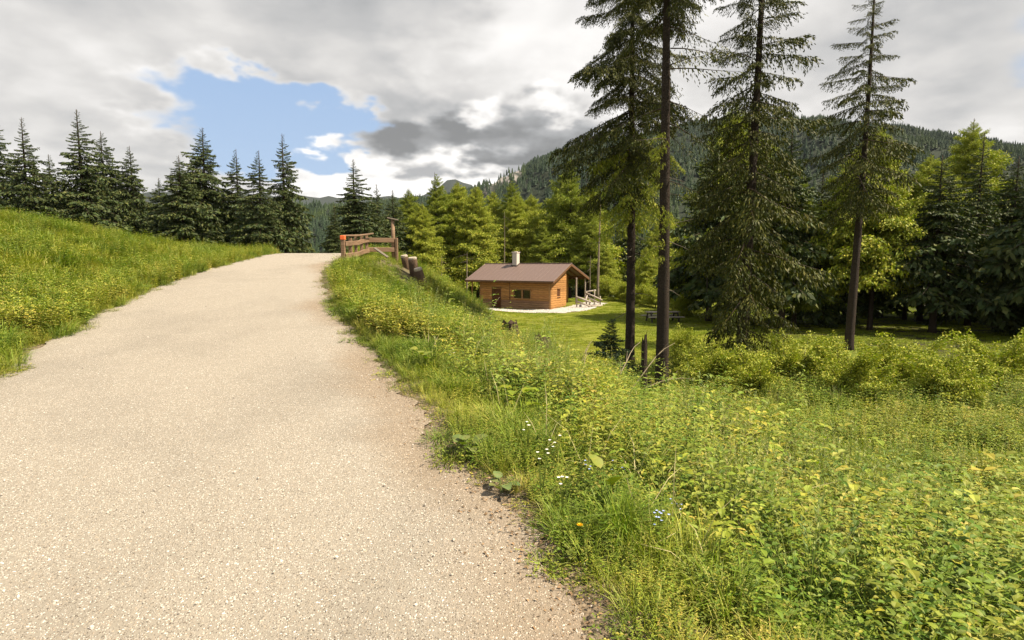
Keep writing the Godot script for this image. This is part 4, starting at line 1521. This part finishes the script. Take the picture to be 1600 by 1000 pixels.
# ---------------------------------------------------------------- the weeds themselves
func tall_grass(n: int, l: float, cols: Array) -> Mb:
	var m := tuft(n, l * 0.6, 0.0045, 0.13, cols)
	for k in 9:
		var yaw := rr(0, TAU)
		var q := Vector3(cos(yaw), 0, sin(yaw))
		var h := l * rr(0.75, 1.1)
		var base := q * rr(0.0, 0.1)
		var top := base + q * h * rr(0.1, 0.35) + Vector3(0, h, 0)
		var side := Vector3(-sin(yaw), 0, cos(yaw)) * 0.0016
		var col := vary(Color(0.4, 0.37, 0.13), 0.15)
		m.quad(base - side, base + side, top + side * 0.6, top - side * 0.6, col)
		for j in 14:
			var p := base.lerp(top, 1.0 - 0.018 * j)
			m.kite(p, Vector3(rr(-1, 1), rr(0.2, 1.2), rr(-1, 1)).normalized() * 0.035 * rr(0.6, 1.2), side * 2.5, vary(col, 0.2))
	return m

func make_bank_plants() -> void:
	var gr := [Color(0.275, 0.3, 0.034), Color(0.345, 0.355, 0.045), Color(0.19, 0.23, 0.028), Color(0.44, 0.4, 0.1)]
	var hb := [Color(0.265, 0.288, 0.034), Color(0.335, 0.34, 0.045), Color(0.175, 0.21, 0.028), Color(0.38, 0.355, 0.07)]
	var kinds: Array = []   # mesh, weight, lowest distance, name, label
	for k in 3: kinds.append([tuft(46, 0.34, 0.0028, 0.10, gr).mesh(M.herb), "g0"])
	for k in 3: kinds.append([tuft(44, 0.40, 0.0065, 0.22, gr).mesh(M.herb), "g1"])
	for k in 3: kinds.append([herb(16, 0.30, 0.14, 0.034, hb, 7).mesh(M.herb), "h0"])
	for k in 4: kinds.append([herb(20, 0.5, 0.26, 0.064, hb, 8).mesh(M.herb), "h1"])
	for k in 3: kinds.append([fern(8, 0.38, hb).mesh(M.herb), "f0"])
	for k in 2: kinds.append([herb(22, 0.09, 0.12, 0.032, hb, 2).mesh(M.herb), "c0"])
	for k in 3: kinds.append([herb(10, 0.95, 0.2, 0.06, hb, 13).mesh(M.herb), "t0"])
	for k in 2: kinds.append([tall_grass(34, 0.85, gr).mesh(M.herb), "t1"])
	for k in 2: kinds.append([tuft(22, 0.13, 0.0025, 0.07, [Color(0.26, 0.23, 0.08), Color(0.2, 0.21, 0.04)]).mesh(M.herb), "s0"])
	var by := {"g0": [0, 1, 2], "g1": [3, 4, 5], "h0": [6, 7, 8], "h1": [9, 10, 11, 12], "f0": [13, 14, 15], "c0": [16, 17], "t0": [18, 19, 20], "t1": [21, 22], "s0": [23, 24]}
	var xf: Array = []
	var cs: Array = []
	for k in kinds: xf.append([]); cs.append([])
	var cell := 0.4
	var d := 1.2
	while d < 34.0:
		var reach := d * 1.0 + 1.0
		var x := -reach
		while x < reach:
			var u := road_u(x, d)
			var left := u < -3.6 and u > -14.0
			if left or (u > -0.4 and on_bank(x, d) > -0.25) or (u > 0.0 and d < 22.0 and u < 22.0):
				var dens := minf(110.0, 5600.0 / (d * d) + 9.0)
				if u > -0.4 and u < 0.5 and d < 12.0: dens *= 3.5
				if left: dens *= 0.6 if u < -4.6 else 2.0
				var many := dens * cell * cell
				var n := int(many) + (1 if rng.randf() < many - int(many) else 0)
				for q in n:
					var px := x + rr(0, cell)
					var pd := d + rr(0, cell)
					var pu := road_u(px, pd)
					if pu > -3.75 + noise.get_noise_2d(pd * 40.0, 5.0) * 0.3 and pu < -0.04 + 0.12 * smoothstep(4.5, 2.5, pd) + noise.get_noise_2d(pd * 60.0, 55.0) * 0.25 + noise.get_noise_2d(pd * 160.0, 95.0) * 0.15: continue
					if (px + 0.05) ** 2 + (pd - 14.6) ** 2 * 0.3 < 0.4 or (px - 0.79) ** 2 + (pd - 13.6) ** 2 * 0.3 < 0.4: continue
					if px < 0.0 and absf(px / pd + 0.177) < 0.02 and pd > 21.5 and pd < 26.5: continue
					var a := noise.get_noise_2d(px * 22.0, pd * 22.0)
					var b := noise.get_noise_2d(px * 34.0 + 700.0, pd * 34.0)
					var kind: String
					var s := rr(0.75, 1.2)
					var edge := pu if pu > 0.0 else -3.6 - pu
					if edge < 0.16:
						kind = "c0" if rng.randf() < 0.55 else "s0"
						if rng.randf() < 0.1: continue
					elif edge < 0.45:
						kind = ["c0", "g0", "h0", "s0"][rng.randi_range(0, 3)]
						s *= 0.75
					elif d < 7.5:
						if a > -0.08: kind = "g0" if rng.randf() < 0.62 else "h0"
						elif b > 0.15: kind = "f0" if rng.randf() < 0.6 else "h0"
						else: kind = "h0" if rng.randf() < 0.5 else "g0"
						if rng.randf() < 0.08 and pu > 0.9: kind = "h1"
					else:
						kind = "g1" if a > 0.08 or rng.randf() < 0.25 else "h1"
						if b > 0.22 and d < 14.0: kind = "f0"; s *= 1.3
					if edge > 1.0 and pd < 20.0 and not left:
						var clump := noise.get_noise_2d(px * 26.0 - 300.0, pd * 26.0 + 80.0)
						if clump > 0.12 and rng.randf() < 0.22: kind = "t0"; s *= 0.56
						elif clump < -0.12 and rng.randf() < 0.2: kind = "t1"; s *= 0.6
					s *= 1.0 + b * 0.5
					if kind == "f0": s *= 0.72
					if pd > 21.8 and pd < 28.6 and pu > 0.0 and pu < 3.2: s *= 0.5
					if pd < 8.0 and pu > 0.0: s *= 0.72 + 0.58 * smoothstep(0.3, 1.5, pu)
					if px > 0.2 * pd and px < 0.31 * pd and pu > 3.0: s *= 0.72
					elif px >= 0.31 * pd and pu > 3.0: s *= 1.25
					elif pu > 3.2 and pd < 18.0: s *= 1.0 + 0.3 * smoothstep(3.2, 4.6, pu) * smoothstep(9.5, 7.0, pu)
					var w: Array = by[kind]
					var i: int = w[rng.randi_range(0, w.size() - 1)]
					var tilt := Basis.from_euler(Vector3(rr(-0.2, 0.2), rr(0, TAU), rr(-0.2, 0.2)))
					xf[i].append(Transform3D(tilt * Basis.from_scale(Vector3(s, s * rr(0.8, 1.15), s)), g3(px, pd, -0.01)))
					var c := Color(1, 1, 1).lerp(Color(0.55, 0.74, 0.68), clampf(0.5 + 1.3 * b + rr(-0.4, 0.4), 0.0, 1.0))
					c = c.lerp(Color(1.2, 0.98, 1.5), clampf(-a * 1.4 - 0.15 + rr(-0.2, 0.2), 0.0, 0.5))
					if kind == "f0": c = Color(0.62, 0.78, 0.7)
					cs[i].append(c * rr(0.85, 1.1))
			x += cell
		d += cell
	var nm := {"g0": ["long_grass", "long bright grass growing on the bank"], "g1": ["bank_grass", "arching grass on the farther bank"], "h0": ["small_herbs", "small-leaved weeds growing on the near bank"], "h1": ["tall_herbs", "leafy weeds covering the slope"], "f0": ["feathery_weeds", "feathery fern-like weeds on the bank"], "c0": ["creeping_weeds", "low creeping weeds along the road edge"], "t0": ["tall_weeds", "tall leafy weed stems standing above the bank"], "t1": ["seeding_grass", "tall seeding grass standing above the bank"], "s0": ["dry_grass", "short dry grass along the road edge"]}
	for i in kinds.size():
		if xf[i].size() > 8:
			scatter(nm[kinds[i][1]][0], kinds[i][0], xf[i], cs[i], nm[kinds[i][1]][1], "weeds")
	# dry straw stalks standing in the weeds
	var st := Mb.new()
	for k in 3:
		blade(st, Vector3(rr(-0.05, 0.05), 0, rr(-0.05, 0.05)), rr(0, TAU), rr(0.5, 0.75), 0.003, rr(0.2, 0.8), Color(1, 1, 1))
	var sx: Array = []
	var sc: Array = []
	for k in 900:
		var dd := 2.5 * pow(10.0, rng.randf())
		var x := rr(-0.9, 0.95) * dd
		var u := road_u(x, dd)
		if u < 0.6 or on_bank(x, dd) < -0.2: continue
		sx.append(Transform3D(Basis.from_euler(Vector3(rr(-0.4, 0.4), rr(0, TAU), rr(-0.4, 0.4))) * Basis.from_scale(Vector3.ONE * rr(0.7, 1.1)), g3(x, dd)))
		sc.append(Color(0.46, 0.4, 0.2) * rr(0.7, 1.15))
	scatter("dry_stalks", st.mesh(M.herb), sx, sc, "pale dry stalks standing among the weeds", "weeds")
	# brown litter along the road edge
	var lt := Mb.new()
	leaf(lt, Vector3.ZERO, Vector3(1, 0.1, 0), 1.0, 0.3, Color(1, 1, 1), 0.3, 0.2)
	sx = []
	sc = []
	for k in 2600:
		var dd := 1.6 * pow(9.0, rng.randf())
		var x := road_edge(dd) + rr(-0.35, 0.55) * rng.randf() + rr(-0.1, 0.2)
		if absf(x) > dd: continue
		var s := rr(0.008, 0.024)
		sx.append(Transform3D(Basis.from_euler(Vector3(rr(-0.5, 0.5), rr(0, TAU), rr(-0.5, 0.5))) * Basis.from_scale(Vector3.ONE * s), g3(x, dd, 0.018)))
		sc.append(Color(0.2, 0.13, 0.07) * rr(0.5, 1.6))
	scatter("leaf_litter", lt.mesh(M.petal), sx, sc, "brown leaf litter along the road edge", "litter")

func make_meadow() -> void:
	var gr := [Color(0.26, 0.285, 0.022), Color(0.31, 0.32, 0.026), Color(0.22, 0.25, 0.02)]
	var ms: Array = []
	for k in 3: ms.append(tuft(70, 0.085, 0.007, 0.34, gr).mesh(M.herb))
	var xf := [[], [], []]
	var cs := [[], [], []]
	for k in 26000:
		var d := rr(14.0, 68.0)
		var x := rr(-14.0, 22.0 + d * 0.35)
		if absf(x) > d * 1.0 or road_u(x, d) < 3.0 or on_bank(x, d) > 0.1: continue
		var l := Vector3(x - 3.6, 0, -d + 52.0).rotated(Vector3.UP, deg_to_rad(33.0))
		if l.x > -8.2 and l.x < 0.1 and l.z < 0.1 and l.z > -6.2: continue
		if l.x > -14.0 and l.x < 0.5 and l.z > 0.45 and l.z < 3.2 - smoothstep(-2.0, -10.0, l.x) * 1.2: continue
		if l.x >= 0.5 and l.x < 3.4 and l.z > -6.0 and l.z < 2.6: continue
		var n := noise.get_noise_2d(x * 7.0, d * 7.0)
		var s := rr(0.7, 1.25) * (1.0 + 0.5 * n)
		var i := rng.randi_range(0, 2)
		xf[i].append(Transform3D(Basis(Vector3.UP, rr(0, TAU)) * Basis.from_scale(Vector3(s, s, s)), g3(x, d)))
		cs[i].append(Color(1, 1, 1).lerp(Color(0.75, 0.85, 0.8), clampf(0.5 + n * 1.4 + rr(-0.3, 0.3), 0.0, 1.0)) * rr(0.88, 1.1))
	for i in 3: scatter("meadow_grass", ms[i], xf[i], cs[i], "short bright grass of the meadow before the cabin", "grass")
